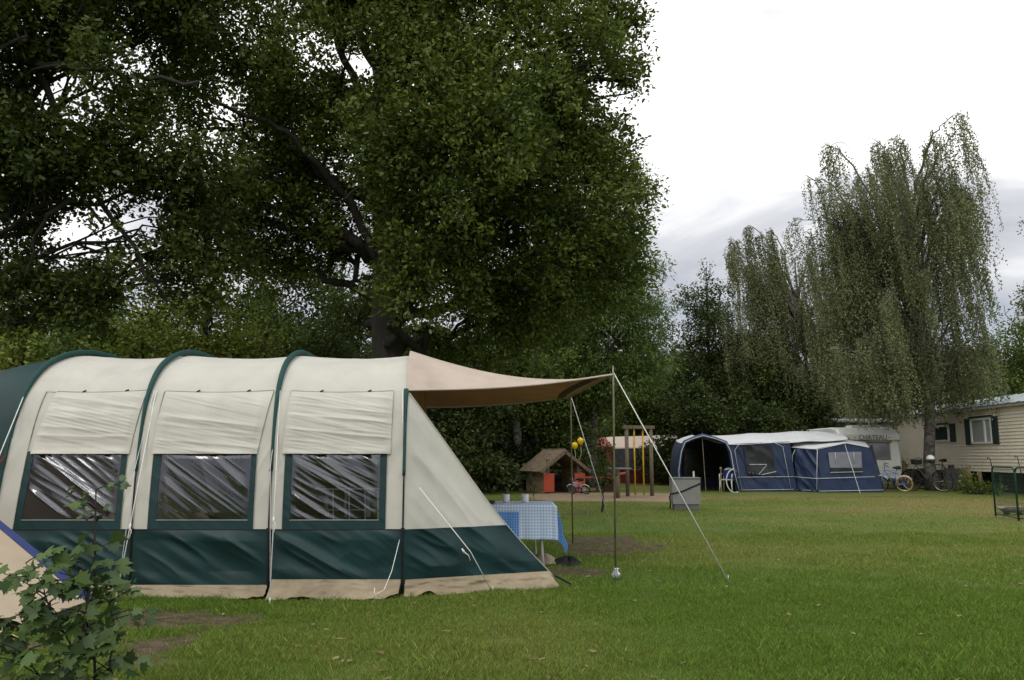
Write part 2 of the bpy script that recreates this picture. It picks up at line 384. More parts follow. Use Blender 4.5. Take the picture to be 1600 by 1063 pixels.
def blades(n_, y0, y1, hgt, wid):
    y = np.sqrt(rng.uniform(y0 ** 2, y1 ** 2, n_)); x = rng.uniform(-.70, .70, n_) * y
    z, b_, s_, dr = ground_z(x, y)
    p = np.stack([x, y, 0 * x], 1); cl = fbm(p * 2.2, 21, 3)
    keep = (rng.random(n_) > np.clip(b_ * 1.05, 0, .97)) & (rng.random(n_) > s_ * 1.2)
    keep &= ~((x < -1.0) & (y > 7.85) & (y < 10.9)) & ~((x < .55) & (x >= -1.05) & (y > 7.9 + (x + 1) * .1) & (y < 8.1))
    keep &= rng.random(n_) < .45 + 1.1 * cl
    x, y, z, dr, cl = x[keep], y[keep], z[keep], dr[keep], cl[keep]; k = len(x); cl = np.clip((cl - .25) * 2, 0, 1)
    h = hgt * rng.lognormal(0, .28, k) * (.50 + .75 * cl) ; w = wid * rng.uniform(.7, 1.3, k)
    a = rng.uniform(0, 2 * np.pi, k); ln = rng.normal(0, .36, (k, 2)) * h[:, None]
    ax = np.stack([np.cos(a), np.sin(a)], 1) * w[:, None] / 2
    V = np.zeros((k, 4, 3)); base = np.stack([x, y], 1)
    V[:, 0, :2] = base - ax; V[:, 1, :2] = base + ax; V[:, 0, 2] = z - .005; V[:, 1, 2] = z - .005
    V[:, 2, :2] = base + ax * .6 + ln * .45; V[:, 2, 2] = z + h * .6
    V[:, 3, :2] = base + ln; V[:, 3, 2] = z + h
    Vs.append(V.reshape(-1, 3)); Ts.append(np.clip(dr + rng.normal(0, .26, k), 0, 1))
blades(640000, 4.3, 8.2, .031, .0026)
blades(300000, 8.2, 14, .030, .0050)
blades(150000, 14, 26, .028, .010)
grass = poly_mesh('grass', np.concatenate(Vs), 4, mg, attr=np.concatenate(Ts)); grass['kind'] = 'stuff'
Lf = rng.uniform(0, 1, (520, 2)); yy_ = 4.5 + 17 * Lf[:, 0] ** 1.3; xx_ = (Lf[:, 1] - .5) * 1.3 * yy_; zz_ = ground_z(xx_, yy_)[0] + .018
k_ = ~((xx_ < .6) & (yy_ > 7.6) & (yy_ < 11)); xx_, yy_, zz_ = xx_[k_], yy_[k_], zz_[k_]; ang_ = rng.uniform(0, 6.28, len(xx_)); sz_ = rng.uniform(.02, .05, len(xx_))
Vf = np.zeros((len(xx_), 5, 3))
for q_, (r_, da) in enumerate(((1, 0), (.45, 1.2), (.5, 2.2), (.9, 3.2), (.5, 4.9))): Vf[:, q_, 0] = xx_ + sz_ * r_ * np.cos(ang_ + da); Vf[:, q_, 1] = yy_ + sz_ * r_ * np.sin(ang_ + da); Vf[:, q_, 2] = zz_ + rng.uniform(0, .014, len(xx_))
fallen = poly_mesh('fallen_leaves', Vf.reshape(-1, 3), 5, leaf_mat('dead_leaf', (.10, .06, .03), (.38, .30, .17))); fallen['kind'] = 'stuff'; tag(fallen, 'scattered brown fallen leaves on the lawn', 'fallen leaves')
tag(grass, 'short patchy lawn grass covering the camping field', 'grass')

# ------------------------------------------------------------------ trees
SH = {  # leaf outlines (along, across)
    'oak': [(0, 0), (.22, .13), (.42, .26), (.62, .18), (.80, .27), (1, 0), (.80, -.27), (.58, -.16), (.40, -.26), (.2, -.12)],
    'oval': [(0, 0), (.28, .20), (.66, .24), (1, 0), (.72, -.22), (.34, -.22)],
    'long': [(0, 0), (.35, .12), (1, 0), (.35, -.12)],
    'quad': [(0, 0), (.45, .32), (1, 0), (.45, -.32)],
}
def unit(v): return v / np.maximum(np.linalg.norm(v, axis=1, keepdims=True), 1e-9)
def leaves(rg, pos, size, shape, up=.5, hang=.0, out=None):
    """pos (N,3): returns vertex array with polygons of the shape"""
    N = len(pos); nrm = rg.normal(0, 1, (N, 3)); nrm[:, 2] += up * 2; nrm = unit(nrm)
    ax = rg.normal(0, 1, (N, 3)); ax[:, 2] -= hang * 3
    if out is not None: ax += out * 1.2
    ax = ax - nrm * np.sum(ax * nrm, 1, keepdims=True) * (1 if hang < .5 else .3); ax = unit(ax)
    bi = unit(np.cross(nrm, ax)); nn = np.cross(ax, bi)
    s = size * rg.uniform(.65, 1.3, N); sh = np.array(SH[shape]); k = len(sh)
    V = pos[:, None, :] + (sh[None, :, 0, None] * ax[:, None, :] + sh[None, :, 1, None] * bi[:, None, :] - np.abs(sh[None, :, 1, None]) * .5 * nn[:, None, :] - (sh[None, :, 0, None] ** 2) * .15 * nn[:, None, :]) * s[:, None, None]
    return V.reshape(-1, 3), k
def bez(a, b, c, n):
    a, b, c = [np.asarray(q, float) for q in (a, b, c)]; t = np.linspace(0, 1, n)[:, None]
    return a * (1 - t) ** 2 + b * 2 * t * (1 - t) + c * t * t
def wiggle(rg, pts, amp):
    pts = np.array(pts); k = len(pts); w = rg.normal(0, amp, (k, 3)); w[0] = w[-1] = 0; return pts + w
def tree(name, label, base, trunk_top, r0, clumps, nleaf, size, shape, leafm, barkm, seed, group=None, per=9, spread=.17, gap=(1.1, .40), up=.5, hang=0, limbs=True, cat='tree', sub=7, lim0=.62, limb_r=.10, wig=.10, extra=()):
    """clumps: (x,y,z,rx,ry,rz) in world metres"""
    rg = np.random.default_rng(seed); root = thing(name, label, cat, base, 0, group); base = np.asarray(base, float)
    mb = MB(); tt = np.asarray(trunk_top, float)
    tp = wiggle(rg, bez(base - [0, 0, .1], (base + tt) / 2 + [rg.normal(0, .15), rg.normal(0, .15), 0], tt, 10), .05 * r0 / .2)
    tr_ = np.linspace(1, .35, 10) ** .8 * r0; tr_[0] *= 1.45; tr_[1] *= 1.05
    mb.tube(tp - base, tr_, 12)
    for xp, xr in extra:
        xp = np.array(xp); q_ = np.linspace(0, len(xp) - 1, len(xp) * 4); xq = np.stack([np.interp(q_, np.arange(len(xp)), xp[:, c_]) for c_ in range(3)], 1)
        xq = wiggle(rg, crv(xq), .03); mb.tube(xq - base, np.linspace(xr, xr * .3, len(xq)), 8)
    pos, outs = [], []
    vol = np.array([c[3] * c[4] * c[5] for c in clumps]) ** .75; cnt = (vol / vol.sum() * nleaf / per).astype(int)
    for c, m_ in zip(clumps, cnt):
        cc, rr = np.array(c[:3], float), np.array(c[3:], float)
        d = unit(rg.normal(0, 1, (int(m_ * 2.2) + 4, 3))); u = rg.random(len(d)) ** (1 / 2.3)
        lump = .72 + .5 * fbm(d * 1.6 + cc, seed + 3, 2)
        tw = cc + d * (u * lump)[:, None] * rr * 1.15
        tw = tw[fbm(tw * gap[0], seed, 2) > gap[1]][:m_]
        if len(tw) == 0: continue
        od = unit(tw - cc + [0, 0, .2])
        q = np.repeat(tw, per, 0); oo = np.repeat(od, per, 0)
        along = rg.uniform(-.5, 1, (len(q), 1)) * spread * 1.6
        pos.append(q + oo * along + rg.normal(0, spread * .55, q.shape)); outs.append(oo)
        if limbs:
            f = np.clip(cc[2] * lim0 / max(tt[2], .1), .25, .97); i = f * 9; i0 = int(i); st = tp[i0] + (tp[min(i0 + 1, 9)] - tp[i0]) * (i - i0)
            midp = st * .45 + cc * .55 + [0, 0, .25 * np.linalg.norm(cc[:2] - st[:2]) * rg.uniform(-.3, .6)]
            pl = wiggle(rg, bez(st, midp, cc, 9), wig); lr = limb_r * rg.uniform(.7, 1.2)
            mb.tube(pl - base, np.linspace(lr, lr * .3, 9), 6)
            for _ in range(sub):
                e_ = tw[rg.integers(len(tw))]; s_ = pl[rg.integers(5, 9)]
                mb.tube(wiggle(rg, bez(s_, (s_ + e_) / 2 + [0, 0, rg.normal(0, .15)], e_, 6), .05) - base, np.linspace(lr * .32, .008, 6), 4)
    pos = np.concatenate(pos); outs = np.concatenate(outs)
    mb.build('trunk', barkm, root, smooth=True)
    V, k = leaves(rg, pos, size, shape, up, hang, outs)
    poly_mesh('crown', V - base, k, leafm, root)
    return root
def crv(q):
    q = q.copy()
    for _ in range(3): q[1:-1] = (q[:-2] + q[1:-1] * 2 + q[2:]) / 4
    return q
XO = [([P(*a) for a in l_], r_) for l_, r_ in (
    (((602, 440, 15), (560, 330, 14.6), (490, 250, 14), (430, 190, 13.6), (330, 160, 13.2)), .095), (((604, 330, 15), (590, 200, 14.8), (530, 75, 14.3), (500, 0, 14), (480, -90, 14)), .10),
    (((530, 80, 14.3), (545, 20, 14.2), (550, -60, 14)), .08), (((604, 300, 15), (600, 120, 15), (596, -80, 15)), .16), (((612, 450, 15), (660, 395, 14.5), (740, 340, 14), (830, 300, 13.8)), .12), (((600, 410, 15), (520, 350, 14.8), (440, 320, 14.6), (370, 330, 14.5)), .09))]
XL = [([P(*a) for a in l_], r_) for l_, r_ in (
    (((-210, 60, 12), (-60, 85, 11), (60, 100, 10.6), (140, 108, 10.6), (220, 120, 10.8), (310, 128, 11)), .085), (((-120, -120, 12), (0, -20, 11), (50, 90, 10.8), (95, 190, 11), (150, 300, 11.2), (215, 400, 11.6), (260, 470, 11.8)), .07),
    (((-200, 120, 12), (-60, 140, 11.4), (20, 170, 11), (110, 260, 11), (160, 350, 11.3)), .075), (((95, 190, 11), (200, 230, 11.3), (290, 300, 11.8)), .045), (((110, 310, 11), (50, 360, 11), (40, 440, 11.2)), .035))]
def pc(px, py, Y, r, fy=1.0, fz=.8):
    p = P(px, py, Y); return (p[0], p[1], p[2], r, r * fy, r * fz)

b0 = G(608, 822); b0 = np.array([-2.30, 15.0, 0.0])
oak = [(720,60,13.5,1.6),(800,190,13,1.6),(865,95,14,1.35),(925,55,15,.9),(925,200,14.5,1.15),(1000,215,14.5,.42),(1020,190,14.4,.25),(720,250,12.5,1.5),(640,150,13.5,1.4),(700,390,13.5,1.2),(655,440,13,.8),
       (800,350,14,1.4),(890,320,14.5,1.4),(950,330,15.5,.9),(850,450,15.5,1.2),(760,500,16,1.1),(930,420,16,1.0),(600,270,13.5,1.15),(520,120,14,1.3),(450,230,14.5,1.35),(400,90,14.5,1.4),
       (340,200,14.5,1.3),(460,330,15,1.1),(520,390,15.5,.9),(330,330,15,1.0),(600,-50,14,1.7),(750,-60,14,1.7),(840,-60,15,1.4),(480,-40,15,1.6),(620,50,17,1.6),(750,150,17,1.7),
       (860,250,17.5,1.7),(500,220,17,1.6),(680,330,17.5,1.6),(400,410,16,.9),(560,480,17,.8),(690,520,17,.9),(780,-150,16,2),(600,-160,16,2.2),(965,15,15,.5),(985,40,15,.28),(972,125,14.5,.42),(995,265,15,.32),(985,330,15.4,.5),(1000,100,14.7,.2)]
tree('oak_tree', 'big dark oak towering behind the cream tunnel tent', b0, (-2.5, 15, 9.8), .36, [pc(*c) for c in oak], 370000, .088, 'oval', M_oak, M_bark, 11, per=15, spread=.125, gap=(1.15, .487), limb_r=.12, wig=.12, lim0=.82, extra=XO)
ok2 = [(30,60,10,1.1),(120,20,10.5,.9),(60,190,10.5,.9),(175,110,11,.9),(250,50,12,1.1),(230,215,11.5,.95),(110,290,11,.85),(15,320,11,.8),(300,270,12,.9),(190,370,11.5,.9),(250,440,12,.85),
       (20,440,12,.9),(330,385,12.5,.7),(120,150,12,1.0),(-80,100,10.5,1.3),(-60,290,11,1.1),(165,465,12,.7),(310,10,12,1.1),(-100,-80,11,1.5),(50,-110,11,1.4),(210,-100,12,1.4),(-120,430,12,1.1)]
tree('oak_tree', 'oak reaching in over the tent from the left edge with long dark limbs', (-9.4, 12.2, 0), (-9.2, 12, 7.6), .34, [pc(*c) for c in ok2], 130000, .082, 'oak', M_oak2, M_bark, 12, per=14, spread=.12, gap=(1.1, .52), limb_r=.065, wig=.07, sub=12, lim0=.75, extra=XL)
wl = [(900,330,24,1.1),(960,400,24,1.4),(985,300,24,.8),(930,480,23.5,1.5),(985,500,23.5,1.1),(870,430,25,1.5),(860,540,25,1.5),(950,570,24,1.3),(1000,570,23.5,.9),(800,480,26,1.6),(900,620,25,1.0)]
tree('willow_tree', 'light green long-leaved tree at the right edge of the big oak', (3.3, 34, 0), (3.5, 34, 10.5), .17, [pc(c[0], c[1], c[2] + 9.5, c[3] * 1.38) for c in wl], 80000, .20, 'long', M_willow, M_birchbark, 13, up=.2, hang=.45, gap=(.7, .43), spread=.28)

def auto(name, label, px, Y, ytop, rad, leafm, seed, nleaf=14000, size=.2, shape='quad', base_f=.25, r0=.14, bark=None, group=None, n=11, cone=0, gap=(.7, .40), cat='tree', wob=.75, spread=.3, hang=0, trunk_f=.85):
    rg = np.random.default_rng(seed + 500); X = (px - 800) / F * Y; top = P(px, ytop, Y)[2]; cl = []
    for i in range(n):
        f = (i + .5) / n; z = top * (base_f + (1 - base_f) * f)
        w = rad * (math.sin(math.pi * min(1, .25 + .75 * f)) ** .6 if not cone else (1 - f) ** .8 + .1)
        a = i * 2.4 + rg.uniform(-.4, .4); d = w * wob * rg.uniform(.35, .8)
        r = max(.35, w * rg.uniform(.45, .7)) if not cone else max(.3, w * .65)
        if f > .9: d *= .3; r *= .7
        cl.append((X + d * math.cos(a), Y + d * math.sin(a), z - r * .35, r, r, r * (.75 if not cone else .5)))
    return tree(name, label, (X, Y, 0), (X, Y, top * trunk_f), r0, cl, nleaf, size, shape, leafm, bark or M_bark, seed, group, per=7, spread=spread, gap=gap, cat=cat, sub=3, limb_r=.05, hang=hang)

# left: hazel and shrubs behind the tent
for i, (px, Y, yt, r, m_, lab) in enumerate([
    (20, 17, 505, 1.7, M_light, 'light green bush behind the left end of the cream tent'),
    (130, 18.5, 455, 1.8, M_mid, 'mid green bush behind the first hoop of the cream tent'),
    (215, 17.5, 478, 1.5, M_light, 'yellowish green hazel bush between the first two tent hoops'),
    (318, 18, 425, 1.5, M_light, 'tall yellow-green hazel behind the second tent hoop'),
    (410, 19.5, 470, 1.6, M_mid, 'dusky green bush behind the third tent hoop'),
    (505, 19, 500, 1.4, M_dark, 'dark bush just left of the big oak trunk')]):
    auto('hazel_bush', lab, px, Y, yt, r, m_, 30 + i, 24000, .105, 'oval', .12, .06, cat='bush', spread=.22, n=12, group='bushes behind the cream tent')
# darker trees behind
for i, (px, Y, yt, r, m_, lab) in enumerate([
    (-60, 26, 330, 3, M_dark, 'dark tree behind the bushes at the far left edge'),
    (90, 28, 415, 2.6, M_dark, 'dark tree behind the first tent hoop, lower than its neighbours'),
    (250, 27, 400, 2.8, M_dark, 'dark tree behind the yellow-green hazels'),
    (400, 26, 330, 2.6, M_dark, 'tall dark tree left of the big oak trunk'),
    (530, 28, 380, 2.6, M_dark, 'dark tree directly behind the left side of the oak trunk'),
    (700, 29, 470, 2.4, M_dark, 'dark tree behind the tan canopy where it meets the tent'),
    (760, 32, 520, 2.0, M_conif, 'near black conifer left of the wooden playhouse'),
    (850, 35, 440, 2.6, M_mid, 'green tree rising behind the playhouse roof'),
    (1000, 46, 560, 2.4, M_mid, 'bushy tree behind the yellow swing poles'),
    (1045, 45, 580, 2.2, M_dark, 'low dark tree left of the blue awning'),
    (1110, 42, 408, 2.5, M_dark, 'slim airy alder standing highest left of the weeping birches'),
    (1142, 44, 455, 1.5, M_birch, 'thin yellowish birch behind the airy alder'),
    (1215, 40, 512, 1.9, M_mid, 'rounded green tree in front of the small weeping birch'),
    (1090, 36, 600, 1.6, M_dark, 'dark bushy tree above the left end of the blue awning'),
    (1175, 37, 600, 1.8, M_dark, 'dark bushy tree above the middle of the blue awning'),
    (1262, 38, 600, 1.7, M_dark, 'dark bushy tree above the grey awning roof'),
    (1310, 48, 398, 3.0, M_birch, 'wide olive tree between the two weeping birches'),
    (1420, 47, 560, 3.2, M_dark, 'dark tree behind the weeping birch trunk'),
    (1540, 45, 520, 3.0, M_dark, 'dark tree behind the mobile home roof'),
    (1612, 38, 425, 2.7, M_mid, 'leafy green tree at the right edge above the mobile home'),
    (1668, 44, 280, 2.8, M_mid, 'taller tree at the right edge reaching past the green one')]):
    k = dict(base_f=.08, nleaf=29000, size=.165, spread=.22)
    if m_ is M_conif: k.update(cone=1, base_f=.05)
    if px == 1110: k.update(nleaf=34000, size=.135, gap=(.6, .47), base_f=.2, wob=.95, spread=.20, n=16)
    if px == 1142: k.update(nleaf=10000, size=.12, gap=(.6, .48))
    if Y < 30: k.update(nleaf=26000, size=.15)
    if px > 1600: k.update(gap=(.6, .47), nleaf=24000, size=.14)
    auto('broadleaf_tree' if m_ is not M_conif else 'conifer_tree', lab, px, Y, yt, r, m_, 60 + i, shape='quad' if Y > 30 else 'oval', **k)
auto('spruce_tree', 'dark spruce tip between the alder and the round green tree', 1172, 46, 482, 1.7, M_conif, 90, 12000, .22, 'long', .1, .14, cone=1, n=13)
# trunks seen under the oak
for i, (px, Y, r, lab) in enumerate([(808, 31, .2, 'bare dark trunk left of the playhouse'), (866, 34, .13, 'pale flecked birch trunk behind the playhouse roof')]):
    auto('birch_tree', lab, px, Y, 470, 1.9, M_mid, 120 + i, 17000, .13, 'quad', .45, r, M_birchbark, gap=(.7, .45), n=9)

# weeping birches
def weeping(name, label, X, Y, prof, bot, ry, nstr, seed, r0, lims, lsz=.085, sway=.15):
    rg = np.random.default_rng(seed); root = thing(name, label, 'tree', (X, Y, 0)); B = np.array([X, Y, 0.])
    px = np.array([p[0] for p in prof]); tz = np.array([P(p[0], p[1], Y)[2] for p in prof]); wx = (px - 800) / F * Y
    wood, pale = MB(), MB(); top = tz.max() * .84
    tp = wiggle(rg, bez(B - [0, 0, .1], B + [.15, 0, top * .5], B + [-.3, 0, top], 12), .07)
    rr = r0 * (1 - np.linspace(0, 1, 12) * .8); rr[0] *= 1.4
    wood.tube(tp - B, rr, 12); arcs = []
    for i in range(lims):
        x = wx[0] + .5 + (wx[-1] - wx[0] - 1.6) * ((i + rg.random()) / lims); zt = np.interp(x, wx, tz); lvl = (1.0, .78, .58, .42, .88, .50)[i % 6] if zt > 6 else 1
        z = max(bot + 1.6, zt * lvl * rg.uniform(.95, 1.0) - .1); dy = rg.uniform(-1, 1); y = Y + dy * ry * math.sqrt(max(.05, 1 - ((x - X) / (wx[-1] - wx[0]) * 1.6) ** 2))
        j = int(np.clip(np.searchsorted(tp[:, 2], z * rg.uniform(.45, .75)), 2, 10)); st = tp[j]; e = np.array([x, y, z])
        pl = wiggle(rg, bez(st, np.array([(st[0] * .35 + x * .65), (st[1] + y) / 2, z + .1]), e, 10), .06)
        (pale if i % 3 == 0 else wood).tube(pl - B, np.linspace(.07, .014, 10), 5)
        out = unit(np.array([[x - X, y - Y, 0]]))[0]
        for q in range(7):
            s_ = pl[rg.integers(4, 10)]; a = rg.normal(0, .8); d = np.array([out[0] * math.cos(a) - out[1] * math.sin(a), out[0] * math.sin(a) + out[1] * math.cos(a), 0]); r_ = rg.uniform(.25, .95)
            arc = bez(s_, s_ + d * r_ * .6 + [0, 0, rg.uniform(.1, .5)], s_ + d * r_ + [0, 0, rg.uniform(-.5, .0)], 7); arcs.append(arc); wood.tube(arc - B, np.linspace(.014, .006, 7), 4)
    pos = []; arcs = np.array(arcs); per_a = nstr / len(arcs)
    for a_i, arc in enumerate(arcs):
        for _ in range(rg.poisson(per_a)):
            s = arc[rg.integers(2, 7)] + rg.normal(0, .06, 3)
            zt = np.interp(s[0], wx, tz); s[2] = min(s[2], zt + .1)
            ln = rg.uniform(.8, 3.2); ln = min(ln, s[2] - bot + rg.uniform(-.5, .45))
            if ln < .4: continue
            k = int(ln / .055); t_ = np.linspace(0, 1, k)[:, None]; o = rg.normal(0, .05, 2); o[0] += sway
            line = s + np.concatenate([o[0] * t_ * ln + .05 * np.sin(t_ * 5 + a_i), o[1] * t_ * ln, -ln * t_], 1)
            pos.append((line + rg.normal(0, .022, line.shape))[rg.random(k) < .8])
            if rg.random() < .15: wood.tube(line[::max(1, k // 5)] - B, .006, 3)
    pos = np.concatenate(pos); pos = np.repeat(pos, 2, 0) + rg.normal(0, .03, (len(pos) * 2, 3))
    wood.build('trunk', M_birchbark, root, smooth=True); pale.build('limb', M_palelimb, root, smooth=True)
    V, k = leaves(rg, pos, lsz, 'quad', .1, .5); poly_mesh('crown', V - B, k, M_birch, root)
    return root
weeping('weeping_birch', 'tall weeping birch standing before the mobile home', (1448 - 800) / F * 31, 31, [(1258, 430), (1275, 250), (1300, 245), (1322, 310), (1345, 285), (1375, 270), (1405, 205), (1425, 222), (1470, 208), (1492, 235), (1512, 300), (1535, 335), (1556, 430), (1566, 560)], 2.7, 3.0, 4500, 201, .22, 96, lsz=.078)
weeping('weeping_birch', 'smaller weeping birch leaning out left of the tall one', (1262 - 800) / F * 40, 40, [(1128, 420), (1150, 385), (1168, 352), (1190, 342), (1215, 345), (1240, 375), (1262, 395), (1310, 400), (1345, 440)], 3.8, 2.2, 2300, 202, .16, 40, lsz=.09)

# far wood
rg = np.random.default_rng(77)
n_ = 17000; a_ = rg.uniform(-50, 62, n_); yy = 54 + rg.normal(0, 2.5, n_) + 4 * np.sin(a_ * .3)
hh = 6.2 + 3.2 * fbm(np.stack([a_ * .16, 0 * a_, 0 * a_], 1), 4, 3) + 1.2 * np.sin(a_ * .9)
zz = rg.random(n_) ** .85 * hh
pw = np.repeat(np.stack([a_, yy, zz], 1), 5, 0) + rg.normal(0, .45, (n_ * 5, 3)); pw[:, 2] = np.abs(pw[:, 2])
V, k = leaves(rg, pw, .5, 'quad', .4, 0)
w_ = poly_mesh('woodland', V, k, M_dark); w_['kind'] = 'stuff'; tag(w_, 'far dark wood closing off the camping field', 'woodland')
# low undergrowth along the wood edge
n_ = 9000; a_ = rg.uniform(-25, 17, n_); yy = 36 + rg.normal(0, 1.6, n_) + 1.5 * np.sin(a_ * .4); hh = .4 + 1.9 * fbm(np.stack([a_ * .5, 0 * a_, 0 * a_], 1), 8, 3)
keepu = ~((a_ > 7) & (yy < 37)) & ~((a_ > 2.2) & (a_ < 9) & (yy < 43)); a_, yy, hh = a_[keepu], yy[keepu], hh[keepu]; n_ = len(a_)
pw = np.repeat(np.stack([a_, yy, rg.random(n_) * hh], 1), 5, 0) + rg.normal(0, .16, (n_ * 5, 3)); pw[:, 2] = np.abs(pw[:, 2])
V, k = leaves(rg, pw, .2, 'quad', .4, 0)
w_ = poly_mesh('undergrowth', V, k, M_dark); w_['kind'] = 'stuff'; tag(w_, 'low leafy undergrowth along the foot of the wood', 'undergrowth')
# ------------------------------------------------------------------ the cream tunnel tent
YT = 7.75
tent = thing('tunnel_tent', 'large cream and dark green tunnel tent with tan porch canopy', 'tent', (-3.0, YT + 1.5, 0))
CP = np.array([(0, 0), (-.03, .35), (-.045, .7), (-.035, 1.1), (0, 1.5), (.07, 1.8), (.20, 2.02), (.42, 2.2), (.75, 2.33), (1.1, 2.395), (1.5, 2.415)])
CP = np.concatenate([CP, np.stack([3.0 - CP[-2::-1, 0], CP[-2::-1, 1]], 1)])
def crom(Q, n):
    Q = np.concatenate([[2 * Q[0] - Q[1]], Q, [2 * Q[-1] - Q[-2]]]); out = []
    for i in range(1, len(Q) - 2):
        for t in np.linspace(0, 1, n, endpoint=False):
            a, b, c, d = Q[i - 1:i + 3]; out.append(.5 * (2 * b + (c - a) * t + (2 * a - 5 * b + 4 * c - d) * t * t + (3 * b - a - 3 * c + d) * t ** 3))
    out.append(Q[-2]); return np.array(out)
PR = crom(CP, 10); PS = np.concatenate([[0], np.cumsum(np.linalg.norm(np.diff(PR, axis=0), axis=1))]); PL = PS[-1]
def prof(s): return np.stack([np.interp(s, PS, PR[:, 0]), np.interp(s, PS, PR[:, 1])], -1)
imid = len(PR) // 2
def s_of_z(z): return np.interp(z, PR[:imid, 1], PS[:imid])
ribs = [(-4.93, .22, 0), (-3.565, .02, -.01), (-2.275, -.01, -.045), (-1.025, 0, -.09)]
def ribx(i, v, z): b = ribs[i]; return b[0] + b[1] * z / 2.4 + b[2] * np.minimum(v, 1.5)
def surf(k, t, s, sag=.035):
    """k section, t 0..1, s arclength -> world xyz"""
    q = prof(s); v, z = q[..., 0], q[..., 1]; e = .02
    q2 = prof(np.minimum(s + e, PL)); q1 = prof(np.maximum(s - e, 0)); d = q2 - q1; d = d / np.linalg.norm(d, axis=-1, keepdims=True)
    nv_, nz_ = -d[..., 1], d[..., 0]            # outward normal (near side: -v)
    g = sag * np.sin(np.pi * t) * np.clip((z - .2) / 1.6, 0, 1)
    x = ribx(k, v, z) * (1 - t) + ribx(k + 1, v, z) * t
    return np.stack([x, YT + v - nv_ * g, z - nz_ * g], -1), np.stack([0 * x, nv_, nz_], -1)
def ridged(x, sharp=1.6): return 1 - np.abs(np.sin(x)) ** (1 / sharp)
def fold(x, z, ang, fr, seed, warp=1.0):
    """creases running along direction ang"""
    a = math.radians(ang); u = x * math.cos(a) + z * math.sin(a); w = -x * math.sin(a) + z * math.cos(a)
    p = np.stack([u.ravel() * .9 + seed, w.ravel() * fr, 0 * u.ravel()], 1)
    q = np.stack([u.ravel() * 2.1 + seed, w.ravel() * fr * 2.3, 0 * u.ravel() + 3], 1)
    a1 = 1 - np.abs(2 * vnoise(p, seed) - 1); a2 = 1 - np.abs(2 * vnoise(q, seed + 5) - 1)
    return ((a1 ** 1.5 - .4) + .4 * (a2 - .5)).reshape(u.shape)
def patch(name, k, t0, t1, s0, s1, m_, off=0.0, fn=None, nt_=50, ns=40, thick=0, smooth=True, parent=None, label=None, tb0=None, tb1=None):
    t = np.linspace(0, 1, nt_)[:, None]; s = np.linspace(s0, s1, ns)[None, :]; f = (s - s0) / (s1 - s0)
    ta = t0 + ((tb0 if tb0 is not None else t0) - t0) * (1 - f); tb = t1 + ((tb1 if tb1 is not None else t1) - t1) * (1 - f)
    T = ta + (tb - ta) * t; S = np.broadcast_to(s, T.shape)
    p, nrm = surf(k, T, S); o = off + (fn(p[..., 0], p[..., 2], np.broadcast_to(t, T.shape), np.broadcast_to(f, T.shape)) if fn is not None else 0 * T)
    p = p + nrm * (o[..., None] if hasattr(o, 'shape') else o)
    mb = MB(); (mb.slab(p, -nrm[0, 0] * thick) if thick else mb.grid(p))
    ob = mb.build(name, m_, parent or tent, smooth, world=True)
    if label: ob['label'] = label
    return ob
S62, S70, S132, S195, ST = s_of_z(.615), s_of_z(.70), s_of_z(1.32), s_of_z(1.93), PL
S12 = s_of_z(.14)
win = {0: (.15, .92, .20, .87), 1: (.11, .885, .17, .84), 2: (.095, .87, .15, .817)}
flp = {0: (.235, .985, .18, .93), 1: (.125, .965, .10, .885), 2: (.10, .90, .075, .895)}
vinyl = bpy.data.materials.new('clear_vinyl'); vinyl.use_nodes = True; t = vinyl.node_tree; n = t.nodes; n.remove(n['Principled BSDF'])
gl = n.new('ShaderNodeBsdfGlossy'); gl.inputs['Roughness'].default_value = .15; gl.inputs[0].default_value = (.9, .92, 1, 1); tp_ = n.new('ShaderNodeBsdfTransparent'); tp_.inputs[0].default_value = (.52, .52, .54, 1)
fr = n.new('ShaderNodeFresnel'); fr.inputs[0].default_value = 1.5; mx = n.new('ShaderNodeMixShader'); mu = n.new('ShaderNodeMath'); mu.operation = 'MULTIPLY_ADD'; mu.inputs[1].default_value = 2.0; mu.inputs[2].default_value = .05
tcx = n.new('ShaderNodeTexCoord'); nb = n.new('ShaderNodeTexNoise'); nb.inputs['Scale'].default_value = 9; nb.inputs['Detail'].default_value = 3; bu = n.new('ShaderNodeBump'); bu.inputs['Distance'].default_value = .0015
t.links.new(tcx.outputs['Object'], nb.inputs['Vector']); t.links.new(nb.outputs['Fac'], bu.inputs['Height']); t.links.new(bu.outputs[0], gl.inputs['Normal'])
t.links.new(fr.outputs[0], mu.inputs[0]); t.links.new(mu.outputs[0], mx.inputs[0]); t.links.new(tp_.outputs[0], mx.inputs[1]); t.links.new(gl.outputs[0], mx.inputs[2]); t.links.new(mx.outputs[0], n['Material Output'].inputs[0])

